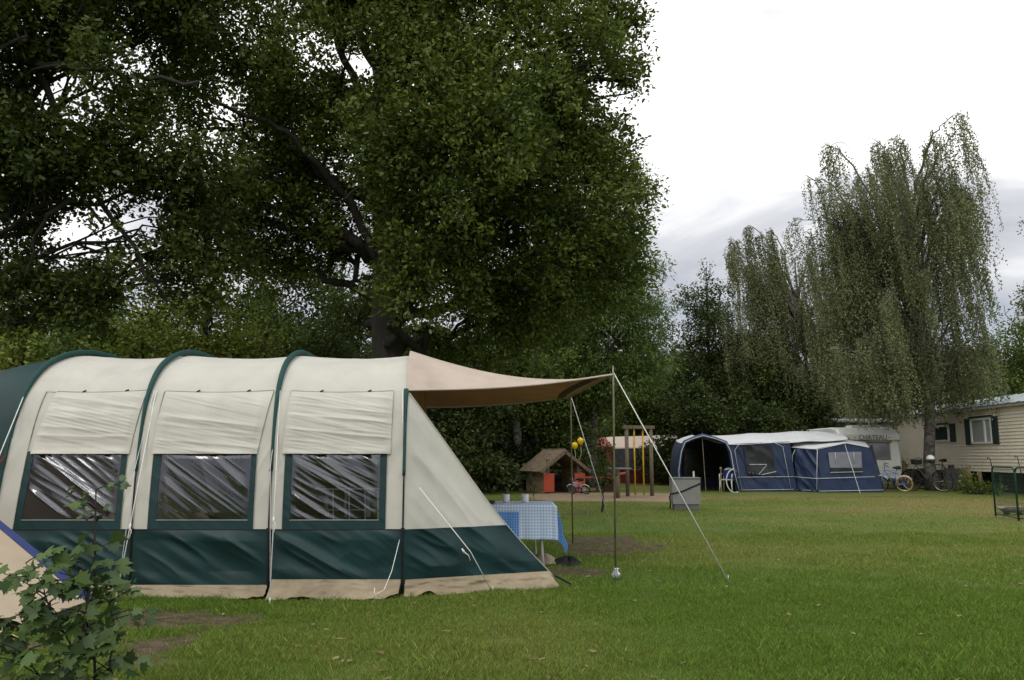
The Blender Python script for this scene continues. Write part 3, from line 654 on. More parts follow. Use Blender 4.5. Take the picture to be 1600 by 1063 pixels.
for k in range(3):
    g0, g1, v0, v1 = win[k]; f0, f1, fb0, fb1 = flp[k]
    strip = lambda x, z, t, f: .009 * fold(x, z, 62, 14, 3 + k) * np.sin(np.pi * f)
    # roof and far side
    patch('roof_panel', k, 0, 1, S195, PL - s_of_z(.615), M_canvas, 0, lambda x, z, t, f: .006 * fold(x * 1.3, z * 1.0, 90, 3, 11 + k) * np.sin(np.pi * t), 40, 80)
    patch('back_panel', k, 0, 1, PL - s_of_z(.615), PL, M_green, 0, None, 6, 8)
    patch('wall_strip', k, 0, g0, S62, S195, M_canvas, 0, strip, 10, 60)
    patch('wall_strip', k, g1, 1, S62, S195, M_canvas, 0, strip, 10, 60)
    patch('upper_wall', k, g0, g1, S132 + .02, S195, M_canvas, -.004, None, 12, 12)
    wfn = lambda x, z, t, f: .004 * fold(x, z, -35, 14, 23 + k)
    patch('window_surround', k, g0, v0, S70, S132 + .02, M_green, .003, wfn, 8, 40)
    patch('window_surround', k, v1, g1, S70, S132 + .02, M_green, .003, wfn, 8, 40)
    patch('window_surround', k, g0, g1, S62, S70, M_green, .003, wfn, 60, 8)
    ang = (-36, -42, -33)[k]
    patch('window', k, v0, v1, S70, S132 + .02, vinyl, .0, lambda x, z, t, f: ((.030, .022, .026)[k] * fold(x * .6, z * .6, ang, (11, 8, 12)[k], 41 + 9 * k) + .004 * fold(x * .5, z * .5, ang + 8, 40, 47 + k)) * np.clip(np.sin(np.pi * t) * 3, 0, 1) * np.clip(np.sin(np.pi * f) * 3, 0, 1), 150, 110)
    hem = MB()
    for tt, ss in (((v0, v1), (S70, S70)),):
        a_, _ = surf(k, np.linspace(tt[0], tt[1], 20), np.full(20, ss[0])); hem.tube(a_ + [0, -.008, 0], .0035, 4)
    hem.build('window_hem', mat('pale_welt', (.30, .33, .33), .5) if k == 0 else bpy.data.materials['pale_welt'], tent, world=True)
    # rolled-down outer blind, gathered sideways
    def ffn(x, z, t, f, k=k):
        tilt = (1 - f) * (.25 if k else .3)
        a_ = .013 * fold(x * (1.0, .7, .85)[k], z - .18 * x * tilt, (-4, -9, -7)[k], (19, 13, 15)[k], 61 + 7 * k) + .005 * fold(x, z, -12, 30, 67 + k)
        edge = np.clip(np.minimum(t, 1 - t) * 14, 0, 1); bulge = .022 * np.sin(np.pi * np.clip(f * 1.0, 0, 1)) + .020 * np.exp(-(f / .07) ** 2)
        return a_ * (.35 + .65 * edge) * np.clip((1.02 - f) * 8, .15, 1) + bulge * edge + .006
    patch('window_blind', k, f0, f1, s_of_z(1.315), S195 - .01, M_canvas, .012, ffn, 110, 110, thick=.012, tb0=fb0, tb1=fb1)
    for q in (g0, g1):
        a_, nr_ = surf(k, np.full(30, q), np.linspace(S62, S195, 30)); MB().tube(a_ + nr_ * .008, .0028, 4).build('seam', M_seam, tent, world=True)
    a_, nr_ = surf(k, np.linspace(0, 1, 30), np.full(30, S62)); MB().tube(a_ + nr_ * .006, .0035, 4).build('seam', M_black, tent, world=True)
    sb = MB(); a_, nr_ = surf(k, np.linspace(f0, f1, 24), np.full(24, S195)); sb.tube(a_ + nr_ * .012, .005, 4); sb.build('seam', M_seam, tent, world=True)
    for q in (.28, .75):
        a_, nr_ = surf(k, np.array([f0 + (f1 - f0) * q]), np.array([S195])); a_ = a_[0] + nr_[0] * .02
        tg = MB(); tg.box(a_ + np.array([0, 0, -.015]), (.012, .008, .04), ry=.3); tg.box(a_ + np.array([.015, 0, .004]), (.035, .01, .012), ry=-.4)
        tg.build('blind_toggle', M_black, tent, world=True)
    # dark green lower wall
    cx = (ribs[k][0] + ribs[k + 1][0]) / 2
    def lw(x, z, t, f, k=k):
        a_ = .075 * fold(x, z * 1.0, -28, 4.6, 71 + k) + .005 * fold(x, z, -40, 12, 77 + k)
        if k == 1: a_ = .075 * fold(x, z, -33, 5, 79) + .005 * fold(x, z, -24, 12, 88)
        return a_ * np.clip(np.sin(np.pi * t) * 2.2, 0, 1) * np.clip((1 - f) * 5, 0, 1) * np.clip(f * 4, 0, 1)
    patch('lower_wall', k, 0, 1, S12 if k == 2 else s_of_z(.095), S62, M_green, 0, lw, 110, 70)
    # mud flap, lying outwards on the grass
    big = (.35, .55, 1.0)[k]; nU = 90
    tt = np.linspace(.0 if k != 2 else .03, 1 if k != 2 else .99, nU); rows = []
    for j, f in enumerate(np.linspace(0, 1, 14)):
        a_, _ = surf(k, tt, np.full(nU, s_of_z(.15)))
        wav = fbm(np.stack([tt * 7 + k * 5, 0 * tt, 0 * tt + j * .35], 1), 91, 3) - .5; w2 = fbm(np.stack([tt * 3 + k * 9, 0 * tt, 0 * tt], 1), 95, 2) - .5
        y = a_[:, 1] - .012 - (f ** 1.4) * (.05 + .13 * big + .10 * w2 * big) - wav * .07 * math.sin(math.pi * min(1, f * .9 + .05))
        z = (.155 if k == 2 else .105) * (1 - f) ** 1.0 + .004 + np.maximum(0, wav * .10 * f) + (.04 * np.exp(-((tt - .97) / .05) ** 2) * f if k == 2 else 0)
        rows.append(np.stack([a_[:, 0], y, z + 0 * y], 1))
    MB().slab(np.array(rows), (0, .004, -.003)).build('mud_flap', M_flap, tent, True, world=True)
# ribs: sleeve above, pole below
for i, b in enumerate(ribs):
    def rp(s, off):
        q = prof(s); e = prof(min(s + .02, PL)) - prof(max(s - .02, 0)); e = e / np.linalg.norm(e)
        return np.array([ribx(i, q[0], q[1]) , YT + q[0] - e[1] * off, q[1] + e[0] * off])
    z0 = (.9, 1.16, 1.16, 1.12)[i]; ss = np.linspace(s_of_z(z0), (PL - s_of_z(1.0)) if i < 3 else s_of_z(1.93), 70 if i < 3 else 24)
    rad = [.015 + (.014 * sm(1.5, 2.2, prof(s)[1])) for s in ss]
    MB().tube([rp(s, .012 + .026 * sm(1.7, 2.3, prof(s)[1])) for s in ss], rad, 8).build('pole_sleeve', M_sleeve, tent, True, world=True)
    MB().tube([rp(s, .016) for s in np.linspace(0, s_of_z(z0 + .02), 14)], .0085, 7).build('pole', M_black, tent, True, world=True)
    for p_, d_ in ((rp(s_of_z(.615), .02), (.035, .02, .03)), (rp(s_of_z(z0), .03), (.03, .015, .012))): MB().box(p_, d_).build('buckle', M_black, tent, world=True)
# left end (dark green bedroom dome)
rows = []
for f in np.linspace(0, 1, 18):
    sc_ = 1 - .30 * f ** 1.4; ss = np.linspace(0, PL, 70); q = prof(ss)
    v = 1.5 + (q[:, 0] - 1.5) * (1 - .22 * f ** 2); z = q[:, 1] * sc_; x = ribx(0, q[:, 0], q[:, 1]) - 2.6 * f
    rows.append(np.stack([x, YT + v, z - .03 * np.sin(np.pi * f) + .01 * fold(x, z, 60, 4, 33)], 1))
MB().grid(np.array(rows)).build('bedroom_end', M_green, tent, True, world=True)
mb = MB(); mb.prism([r_ for r_ in rows[-1][::3]], (-.02, 0, 0)); mb.build('end_wall', M_green, tent, world=True)
MB().tube([P(-4, 735, 7.66), P(0, 722, 7.66), P(9, 712, 7.66)], .006, 5).build('red_strap', M_red, tent, world=True)
# floor sheet and inner bedroom panel
MB().slab(np.array([[(-7.4, YT + .15, .02), (-7.4, YT + 2.85, .02)], [(-1.1, YT + .15, .02), (-1.1, YT + 2.85, .02)]]), (0, 0, -.01)).build('groundsheet', M_sheet, tent, world=True)
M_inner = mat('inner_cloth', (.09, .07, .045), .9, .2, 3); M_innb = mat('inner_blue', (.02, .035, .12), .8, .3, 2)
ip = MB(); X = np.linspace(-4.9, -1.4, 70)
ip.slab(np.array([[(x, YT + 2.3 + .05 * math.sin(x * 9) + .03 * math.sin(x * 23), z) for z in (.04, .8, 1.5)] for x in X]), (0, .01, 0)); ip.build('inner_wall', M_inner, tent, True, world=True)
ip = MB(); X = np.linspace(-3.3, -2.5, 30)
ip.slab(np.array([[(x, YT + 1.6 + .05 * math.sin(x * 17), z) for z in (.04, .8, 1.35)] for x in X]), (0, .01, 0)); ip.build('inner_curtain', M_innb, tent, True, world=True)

MB().slab(np.array([[(-1.1 + .012 * math.sin(v * 19), YT + v, z) for z in np.linspace(.03, 2.30 * math.sin(math.pi * v / 3.0) ** .22, 10)] for v in np.linspace(.9, 2.85, 40)]), (.01, 0, 0)).build('front_curtain', M_underside, tent, True, world=True)
# canopy
CN, CF = np.array([1.08, 8.55, 2.165]), np.array([.86, 11.8, 2.16])
sN, sF = s_of_z(1.93), PL - s_of_z(1.93); nu_, nv_ = 60, 60; rows = []
for a_ in np.linspace(0, 1, nu_):
    row = []
    for b_ in np.linspace(0, 1, nv_):
        s = sN + (sF - sN) * b_; q = prof(s); A = np.array([ribx(3, q[0], q[1]) + .002, YT + q[0], q[1] + .012 + .05 * math.sin(math.pi * b_) ** .6])
        Bp = CN + (CF - CN) * b_ - np.array([.10 * math.sin(math.pi * b_), 0, .045 * math.sin(math.pi * b_)])
        p = A + (Bp - A) * a_
        edge = math.sin(math.pi * a_)
        p[2] -= (.045 + .035 * math.sin(math.pi * b_)) * edge
        if b_ < .5: p[1] += .05 * edge * (1 - 2 * b_)
        else: p[1] -= .05 * edge * (2 * b_ - 1)
        p[2] += .006 * math.sin(b_ * 30 + a_ * 4) * (1 - a_)
        row.append(p)
    rows.append(row)
CAN = np.array(rows)
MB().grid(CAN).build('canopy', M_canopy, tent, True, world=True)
MB().grid(CAN - [0, 0, .008]).build('canopy_underside', M_underside, tent, True, world=True)  # canopy shape repeated just below in a browner colour
hm = MB(); hm.tube(CAN[:, 0] - [0, .002, .008], .011, 6); hm.tube(CAN[:, -1] - [0, 0, .008], .011, 6); hm.tube(CAN[-1, :] - [0, 0, .008], .014, 6); hm.build('canopy_hem', M_canopy, tent, True, world=True)
# front panel band along the front edge, reddish folded strap
fb = MB(); fb.slab(np.array([CAN[-4, 2:-2] - [0, 0, .016], CAN[-7, 2:-2] - [0, 0, .016]]), (0, 0, -.004)); fb.build('canopy_strap', mat('dark_strap', (.05, .035, .03), .8), tent, world=True)
# side wing
wt = np.array([-1.02, YT + .10, 1.925]); tip = G(880, 916); tip[2] = .0
wing_c = []
def wing(a_, f):     # a_: 0 at pole .. 1 at raking edge; f height fraction of the pole line
    z = 1.93 * f; q = prof(s_of_z(z)); A = np.array([ribx(3, q[0], z), YT + q[0] - .004, z])
    ed = tip * (1 - f) + wt * f; sagx = -.075 * math.sin(math.pi * f) - .02 * math.sin(2 * math.pi * f); ed = ed + [sagx, 0.02 * math.sin(math.pi * f), 0]
    return A + (ed - A) * a_
def wpatch(name, f0, f1, m_, na=80, nf=70, fn=None, bow=0):
    A = np.linspace(0, 1, na); Fz = np.linspace(f0, f1, nf)
    pts = np.array([[wing(a_, min(1, f + bow * a_ ** 2)) for f in Fz] for a_ in A])
    if fn is not None: pts[..., 1] -= fn(pts[..., 0], pts[..., 2]) * np.clip(A * 5, 0, 1)[:, None]
    MB().grid(pts).build(name, m_, tent, True, world=True)
fz = .615 / 1.93; f12 = .14 / 1.93
wpatch('wing_panel', fz, .999, M_canvas, fn=lambda x, z: .032 * fold(x, z, -52, 4.2, 7) * np.clip((1.95 - z) * 1.5, 0, 1))
wpatch('wing_lower', f12, fz, M_green, fn=lambda x, z: .066 * np.clip((z - .14) * 8, 0, 1) * fold(x, z, -30, 4.5, 17) + .004 * fold(x, z, -40, 12, 18))
rows = []; A = np.linspace(.02, 1, 90)
for j, f in enumerate(np.linspace(0, 1, 14)):
    r_ = []
    for a_ in A:
        p = wing(a_, f12 * 1.05); wv = fbm(np.array([[a_ * 8, 0, j * .3]]), 66, 3)[0] - .5
        lift = .05 * math.exp(-((a_ - .17) / .045) ** 2) * f
        p = np.array([p[0] + .10 * a_ * f, p[1] - .012 - f ** 1.3 * (.10 + .10 * wv) - wv * .06 * math.sin(3.14 * f), .15 * (1 - f) + .004 + lift + max(0, wv) * .07 * f]); r_.append(p)
    rows.append(r_)
MB().slab(np.array(rows), (0, .004, -.003)).build('mud_flap', M_flap, tent, True, world=True)
MB().tube([wing(1, f) + [.004, -.006, 0] for f in np.linspace(.05, .99, 40)], .004, 5).build('wing_hem', M_canvas, tent, True, world=True)
tw = MB(); tw.tube([tip + [.08, -.0, .02], tip + [-.02, .02, .07], tip + [-.10, .03, .11]], .012, 6); tw.build('peg_loop', M_black, tent, world=True)

# poles and guy ropes
pb = G(962, 905); MB().tube([pb, CN + [0, 0, 0], CN + [0, 0, .09]], [.011, .011, .004], 8).build('canopy_pole', M_steel, tent, True, world=True)
pf = G(895, 850); MB().tube([pf, CF, CF + [0, 0, .05]], [.011, .011, .004], 8).build('canopy_pole', M_steel, tent, True, world=True)
def rope(pts, r=.0045, slider=None):
    mb = MB().tube(pts, r, 5)
    if slider is not None:
        a_, b_ = np.array(pts[0]), np.array(pts[-1]); c = a_ + (b_ - a_) * slider; d = (b_ - a_) / np.linalg.norm(b_ - a_)
        mb.tube([c - d * .03, c, c + d * .03], [.006, .011, .006], 6); mb.tube([c, c + d * .05 + [.02, 0, 0], c + d * .10 + [.008, 0, -.01]], .004, 4)
    mb.tube([np.array(pts[-1]) + [0, 0, .06], np.array(pts[-1]) - [0, 0, .03]], .004, 5)
    return mb.build('guy_rope', M_rope, tent, True, world=True)
rope([CN + [0, 0, .02], G(1138, 908)], .0058, .34)
rope([CF + [0, 0, .02], G(960, 838)], .006, .39)
def on_rib(i, z, off=.03): q = prof(s_of_z(z)); return np.array([ribx(i, q[0], z), YT + q[0] - off, z])
g0 = G(-40, 960); rope([on_rib(0, 1.92), P(-5, 722, 7.45), g0], .0045)
a_ = on_rib(1, 1.93); rope([a_ + [.07, 0, 0], G(180, 944)], .0045, .66)
a_ = on_rib(1, 1.93); rope([a_ + [.05, 0, 0], on_rib(1, 1.17, .05), G(181, 944)], .003)
a_ = on_rib(2, 1.93); rope([a_ + [.02, 0, 0], G(421, 945)], .0045, .63)
a_ = on_rib(2, 1.93); rope([a_ + [.02, 0, 0], on_rib(2, 1.2, .05), G(422, 944)], .003)
a_ = on_rib(3, 1.92, .13); e_ = G(630, 928); k_ = a_ + (e_ - a_) * .66
rope([a_ + [-.02, 0, 0], k_, e_ + [.0, 0, .03]], .0045, .66); rope([k_, e_ + [.025, 0, .03], e_ + [.012, 0, .01]], .0045)
rope([k_ + [0, -.01, 0], P(612, 893, 7.45), P(600, 922, 7.2), P(585, 930, 7.1)], .0035)
rope([P(655, 762, 7.7), P(735, 862, 7.55), G(770, 927)], .0045, .60)

# folding clothes rack behind the third window
rk = thing('clothes_rack', 'white folding clothes rack seen through the third tent window', 'clothes rack', (-2.0, 8.35, .03))
yb = 8.3
mb = MB(); mb.tube([P(492, 765, yb), P(594, 764, yb)], .010, 6); mb.tube([P(497, 797, yb), P(594, 797, yb)], .006, 6)
for px in (520, 545, 570, 590): mb.tube([P(px, 766, yb + .02), P(px + 2, 880, yb + .02)], .009, 6)
mb.tube([P(495, 765, yb), P(498, 762, yb + .5)], .008, 6); mb.tube([P(594, 764, yb), P(590, 762, yb + .5)], .008, 6)
mb.build('rack_frame', M_white, rk, world=True)
for px in (525, 545, 547, 551): MB().tube([P(px, 764, yb - .02), P(px + 3, 757, yb - .02), P(px + 6, 765, yb - .02)], .003, 4).build('hook', M_white, rk, world=True)
M_cloth = mat('pale_cloth', (.45, .5, .55), .9, .3, 5)
for px, w in ((508, 5), (538, 4), (572, 6)): MB().slab(np.array([[P(px + q * w + .8 * math.sin(r_ * 9), 768 + 40 * r_, yb - .015 + .01 * math.sin(q * 6)) for r_ in np.linspace(0, 1, 8)] for q in np.linspace(0, 1, 6)]), (0, .004, 0)).build('hanging_cloth', M_cloth, rk, True, world=True)

# ------------------------------------------------------------------ small beige tent, bottom left
M_beige = mat('beige_nylon', (.52, .42, .31), .7, .05, 3, bump=.001, bscale=150); M_blue = mat('blue_trim', (.04, .06, .20), .6, .1, 5)
A0, B0, AP = G(143, 944), G(-130, 1045), P(-150, 700, 6.9)
B1, D0 = G(-420, 960), G(-250, 900)
small = thing('small_tent', 'small beige nylon tent with blue trim at the left edge', 'tent', (A0 + B0) / 2 * [1, 1, 0])
def tri(a, b, c, n, bulge, seed):
    rows = []
    for u in np.linspace(0, 1, n):
        r_ = []
        for v in np.linspace(0, 1, n):
            p = (a * (1 - u) + b * u) * (1 - v) + c * v
            p = p + np.array([0, -1, .4]) * (bulge * math.sin(math.pi * u) * math.sin(math.pi * v)) ; r_.append(p)
        rows.append(r_)
    return np.array(rows)
up_ = np.array([0, 0, .04])
T1 = tri(A0 + up_, B0 + up_, AP, 26, -.04, 1); MB().slab(T1, (0, .01, -.005)).build('fly_panel', M_beige, small, True, world=True)
T2 = tri(A0 + up_, D0 + up_, AP, 20, 0, 1); MB().slab(T2, (-.01, 0, 0)).build('fly_panel', M_beige, small, True, world=True)
T3 = tri(B0 + up_, B1 + up_, AP, 20, 0, 1); MB().slab(T3, (-.01, 0, 0)).build('fly_panel', M_beige, small, True, world=True)
MB().slab(np.array([[T1[0, j] + [0.02, .03, .01], T1[0, j] * (1) + (T1[3, j] - T1[0, j]) * .38 + [0, -.012, .008]] for j in range(26)]), (0, .006, -.006)).build('blue_edge', M_blue, small, True, world=True)
MB().slab(np.array([[T1[i, 0] + [0, -.01, .0], T1[i, 0] + [0, -.03, -.05]] for i in range(26)]), (0, .006, 0)).build('ground_hem', mat('dark_hem', (.03, .035, .06), .7), small, True, world=True)
M_yrope = mat('yellow_rope', (.45, .42, .18), .6, .4, 80)
MB().tube([P(-40, 960, 5.75), G(45, 1006)], .005, 5).build('guy_rope', M_yrope, small, world=True)

# ------------------------------------------------------------------ table with cloth
tx0, tx1, ty0, ty1, tz = -.52, .47, 9.62, 10.35, .72
tab = thing('camping_table', 'white-legged folding camping table under the blue cloth', 'table', ((tx0 + tx1) / 2, (ty0 + ty1) / 2, 0))
MB().box(((tx0 + tx1) / 2, (ty0 + ty1) / 2, tz - .015), (tx1 - tx0 - .02, ty1 - ty0 - .02, .025)).build('tabletop', M_white, tab, world=True)
for sx, sy in ((tx1 - .13, ty0 + .08), (tx1 - .20, ty1 - .1), (tx0 + .13, ty0 + .08), (tx0 + .2, ty1 - .1)):
    MB().tube([(sx - .02, sy, tz - .03), (sx + .03, sy, 0)], .016, 8).build('leg', M_white, tab, True, world=True)
mc = bpy.data.materials.new('gingham'); mc.use_nodes = True; t = mc.node_tree; n = t.nodes; b = n['Principled BSDF']; b.inputs['Roughness'].default_value = .45
uvn = n.new('ShaderNodeUVMap'); sp = n.new('ShaderNodeSeparateXYZ'); t.links.new(uvn.outputs[0], sp.inputs[0])
def mm(op, a_, b_=None, c_=None):
    q = n.new('ShaderNodeMath'); q.operation = op
    for i, s_ in enumerate((a_, b_, c_)):
        if s_ is None: continue
        if isinstance(s_, (int, float)): q.inputs[i].default_value = s_
        else: t.links.new(s_, q.inputs[i])
    return q.outputs[0]
fx = mm('GREATER_THAN', mm('FRACT', mm('MULTIPLY', sp.outputs[0], 29)), .5); fy = mm('GREATER_THAN', mm('FRACT', mm('MULTIPLY', sp.outputs[1], 29)), .5)
s_ = mm('ADD', fx, fy); cr = n.new('ShaderNodeValToRGB'); cr.color_ramp.interpolation = 'CONSTANT'; el = cr.color_ramp.elements
el[0].color = (.62, .69, .78, 1); el[1].position = .75; el[1].color = (.27, .42, .66, 1); q = el.new(.25); q.color = (.44, .55, .73, 1)
t.links.new(mm('MULTIPLY', s_, .5), cr.inputs[0])
# darker blue dotted patches: checker of big squares
px0 = mm('GREATER_THAN', sp.outputs[0], .31); px1 = mm('LESS_THAN', sp.outputs[0], .60); py0 = mm('LESS_THAN', sp.outputs[1], -.09); py1 = mm('GREATER_THAN', sp.outputs[0], 1.02)
ckx = mm('FLOOR', mm('MULTIPLY', mm('ADD', sp.outputs[0], .1), 3.3)); cky = mm('FLOOR', mm('MULTIPLY', mm('ADD', sp.outputs[1], .0), 3.3))
ck = mm('LESS_THAN', mm('ABSOLUTE', mm('SUBTRACT', mm('MODULO', mm('ADD', ckx, cky), 2), 0)), .5)
dx = mm('SUBTRACT', mm('FRACT', mm('MULTIPLY', sp.outputs[0], 34)), .5); dy = mm('SUBTRACT', mm('FRACT', mm('MULTIPLY', sp.outputs[1], 34)), .5)
dot = mm('LESS_THAN', mm('ADD', mm('MULTIPLY', dx, dx), mm('MULTIPLY', dy, dy)), .05)
pc_ = n.new('ShaderNodeMixRGB'); pc_.inputs[1].default_value = (.05, .20, .56, 1); pc_.inputs[2].default_value = (.35, .52, .78, 1); t.links.new(dot, pc_.inputs[0])
mx = n.new('ShaderNodeMixRGB'); t.links.new(mm('MAXIMUM', mm('MULTIPLY', mm('MULTIPLY', px0, px1), py0), py1), mx.inputs[0]); t.links.new(cr.outputs[0], mx.inputs[1]); t.links.new(pc_.outputs[0], mx.inputs[2]); t.links.new(mx.outputs[0], b.inputs['Base Color'])
# cloth grid: flat u,v sheet folded over the table edges
drop = .40; us = np.linspace(tx0 - .36, tx1 + .34, 110); vs = np.linspace(ty0 - drop, ty1 + .3, 90); vv, uvs = [], []
for u in us:
    for v in vs:
        ox = max(0, u - tx1) + max(0, tx0 - u); oy = max(0, ty0 - v) + max(0, v - ty1); sx = 1 if u > tx1 else -1; sy = -1 if v < ty0 else 1
        cx, cy = min(max(u, tx0), tx1), min(max(v, ty0), ty1)
        dr = math.hypot(ox, oy) if (ox > 0 and oy > 0) else max(ox, oy)
        if ox > 0 and oy > 0: dr = max(ox, oy) + .45 * min(ox, oy)
        fl = .03 * math.sin(u * 16 + 1) * min(1, oy * 3) + .02 * math.sin(v * 19) * min(1, ox * 3)
        x_ = cx + sx * (min(ox, .03) + (ox > 0) * (.02 + .10 * ox + abs(fl) * .6) + (.55 * min(ox, oy) if ox > 0 and oy > 0 else 0) * .35)
        y_ = cy + sy * (min(oy, .02) + (oy > 0) * (.015 + .06 * oy + abs(fl) * .5) + (.5 * min(ox, oy) if ox > 0 and oy > 0 else 0) * .5)
        vv.append((x_, y_, tz + .008 - max(0, dr - .012) + .002 * math.sin(u * 31) * math.sin(v * 27))); uvs.append((u - tx0 , v - ty0))
me = bpy.data.meshes.new('tablecloth'); fcs = [(i * 90 + j, (i + 1) * 90 + j, (i + 1) * 90 + j + 1, i * 90 + j + 1) for i in range(109) for j in range(89)]
me.from_pydata(vv, [], fcs); uvl = me.uv_layers.new(name='UVMap')
for lp in me.loops: uvl.data[lp.index].uv = uvs[lp.vertex_index]
me.polygons.foreach_set('use_smooth', [True] * len(me.polygons)); me.materials.append(mc)
o = bpy.data.objects.new('tablecloth', me); C.objects.link(o); tag(o, 'blue and white checked oilcloth draped over the camping table', 'tablecloth')
M_mug = mat('white_mug', (.62, .63, .66), .3, .05, 8)
mugp = [(-.05, .045), (.045, .045)]
mo = None
for i, (px, lab) in enumerate(((791, 'white mug on the left of the checked tablecloth'), (820, 'white mug on the right of the checked tablecloth'))):
    p = G(px, 783, tz); y = 10.0; loc = ((px - 800) / F * y, y, tz + .012)
    if mo is None:
        mo = thing('mug', lab, 'mug', loc, 0, 'mugs on the checked tablecloth')
        MB().lathe((0, 0, 0), [(0.001, 0), (.040, 0), (.043, .02), (.045, .10), (.041, .10), (.038, .015), (.001, .012)], 24).build('cup', M_mug, mo, True)
        MB().tube([(.043 + .03 * math.sin(a), 0, .052 + .03 * math.cos(a)) for a in np.linspace(0, math.pi, 9)], .005, 6).build('handle', M_mug, mo, True)
        mo.rotation_euler.z = 1.9
    else: dup(mo, loc, 1.2, lab)
MB_ = MB().lathe((0, 0, 0), [(.001, .0), (.07, .0), (.085, .02), (.08, .035), (.07, .025), (.001, .012)], 20)
o = MB_.build('ashtray', M_black, None, True); y = 9.75; o.location = ((764 - 800) / F * y, y, tz + .012); tag(o, 'dark low dish at the tent end of the checked tablecloth', 'dish')
# beige cloth heap and dark bundle by the table leg
c0 = G(848, 882)
rows = [[(c0[0] + r_ * .19 * math.cos(a) * (1 + .1 * math.sin(3 * a)), c0[1] + r_ * .14 * math.sin(a), .012 + .12 * (1 - r_ ** 2) + .008 * math.sin(5 * a) * r_) for a in np.linspace(0, 2 * math.pi, 40)] for r_ in np.linspace(0.02, 1, 14)]
o = MB().grid(np.array(rows)).build('cloth_heap', M_flap, None, True); tag(o, 'beige crumpled cloth mound at the foot of the table leg', 'cloth')
c0 = G(886, 882); rows = [[(c0[0] + r_ * .20 * math.cos(a) * (1 + .2 * math.sin(4 * a + 1)), c0[1] + r_ * .12 * math.sin(a), .0 + .07 * (1 - r_ ** 2) * (1 + .5 * math.sin(7 * a + 5 * r_))) for a in np.linspace(0, 2 * math.pi, 40)] for r_ in np.linspace(0.02, 1, 14)]
o = MB().grid(np.array(rows)).build('dark_bundle', mat('dark_fabric', (.02, .02, .02), .9, .4, 12), None, True); tag(o, 'dark crumpled bundle on the soil right of the table', 'bundle')
# clear plastic bag tied round the near pole
mbag = bpy.data.materials.new('clear_bag'); mbag.use_nodes = True; b = mbag.node_tree.nodes['Principled BSDF']; b.inputs['Base Color'].default_value = (.5, .53, .54, 1); b.inputs['Roughness'].default_value = .15; b.inputs['Transmission Weight'].default_value = .55; b.inputs['Alpha'].default_value = .8
rows = [[(pb[0] + (r_ + .012 * math.sin(5 * a + z * 60)) * math.cos(a), pb[1] - .03 + (r_ + .01 * math.sin(7 * a + z * 40)) * math.sin(a), z) for a in np.linspace(0, 2 * math.pi, 36)] for r_, z in ((.01, .012), (.035, .015), (.048, .04), (.042, .065), (.016, .085), (.026, .115), (.012, .12))]
o = MB().grid(np.array(rows)).build('plastic_bag', mbag, None, True); tag(o, 'clear plastic bag tied at the foot of the near canopy pole', 'plastic bag')

# ------------------------------------------------------------------ maple sapling and corner shrub
ML = [(0, 0), (.10, .20), (-.02, .42), (.22, .36), (.38, .56), (.46, .34), (.62, .36), (.66, .16), (1.0, 0), (.66, -.16), (.62, -.36), (.46, -.34), (.38, -.56), (.22, -.36), (-.02, -.42), (.10, -.20)]
SH['maple'] = ML
rg = np.random.default_rng(5)
def sapling(name, label, base, stems, size, seed, m_=M_maple, shape='maple'):
    rg = np.random.default_rng(seed); root = thing(name, label, 'sapling', base); base = np.array(base, float); wd = MB(); P_, O_ = [], []
    for s0, e0, r0 in stems:
        pl = wiggle(rg, bez(s0, (np.array(s0) + e0) / 2 + [rg.normal(0, .03), 0, 0], e0, 12), .008); wd.tube(pl - base, np.linspace(r0, r0 * .3, 12), 7)
        for j in range(2, 12):
            for s_ in range(1 if j % 2 else 2):
                a = rg.uniform(0, 6.28); ln = rg.uniform(.09, .25) * (1.15 - j * .045); d = np.array([math.cos(a), math.sin(a) * .8, rg.uniform(.1, .6)]); e = pl[j] + d * ln
                tw = bez(pl[j], pl[j] + d * ln * .5 + [0, 0, .02], e, 5); wd.tube(tw - base, np.linspace(.0035, .0016, 5), 4)
                for q in (1, 2, 3, 4, 4):
                    lp = tw[q] + rg.normal(0, .022, 3) + [0, 0, .01]; P_.append(lp); dd = d * .7 + rg.normal(0, .6, 3); dd[2] -= .35; O_.append(dd)
    P_, O_ = np.array(P_), unit(np.array(O_))
    N = len(P_); nrm = rg.normal(0, .42, (N, 3)) + [0, -.45, .85]; nrm = unit(nrm); ax = unit(O_ - nrm * np.sum(O_ * nrm, 1, keepdims=True)); bi = np.cross(nrm, ax)
    sh = np.array(SH[shape]); s = size * rg.uniform(.45, 1.2, N); s = s * (1 - .35 * np.clip((P_[:, 2] - .9) / .3, 0, 1))
    V = P_[:, None] + (sh[None, :, 0, None] * ax[:, None] + sh[None, :, 1, None] * bi[:, None] - (np.abs(sh[None, :, 1, None]) * .6 + sh[None, :, 0, None] ** 2 * .42) * nrm[:, None]) * s[:, None, None]
    wd.build('stem', M_bark, root, True); poly_mesh('foliage', (V - base).reshape(-1, 3), len(sh), m_, root)
    return root
ys_ = 4.15
def pz(px, py, Y=4.15): return P(px, py, Y)
bs = np.array([pz(104, 1120)[0], ys_, 0.0])
sapling('maple_sapling', 'young maple sapling growing in front of the beige tent', bs, [
    (bs, pz(150, 765), .011), (bs + [.15, .05, 0], pz(130, 880, 4.3), .009), (bs + [.0, 0, .35], pz(40, 880, 4.0), .005), (bs + [-.05, -.05, .1], pz(30, 960, 3.95), .005), (bs + [.16, .05, .1], pz(175, 930, 4.2), .008)], .082, 3)
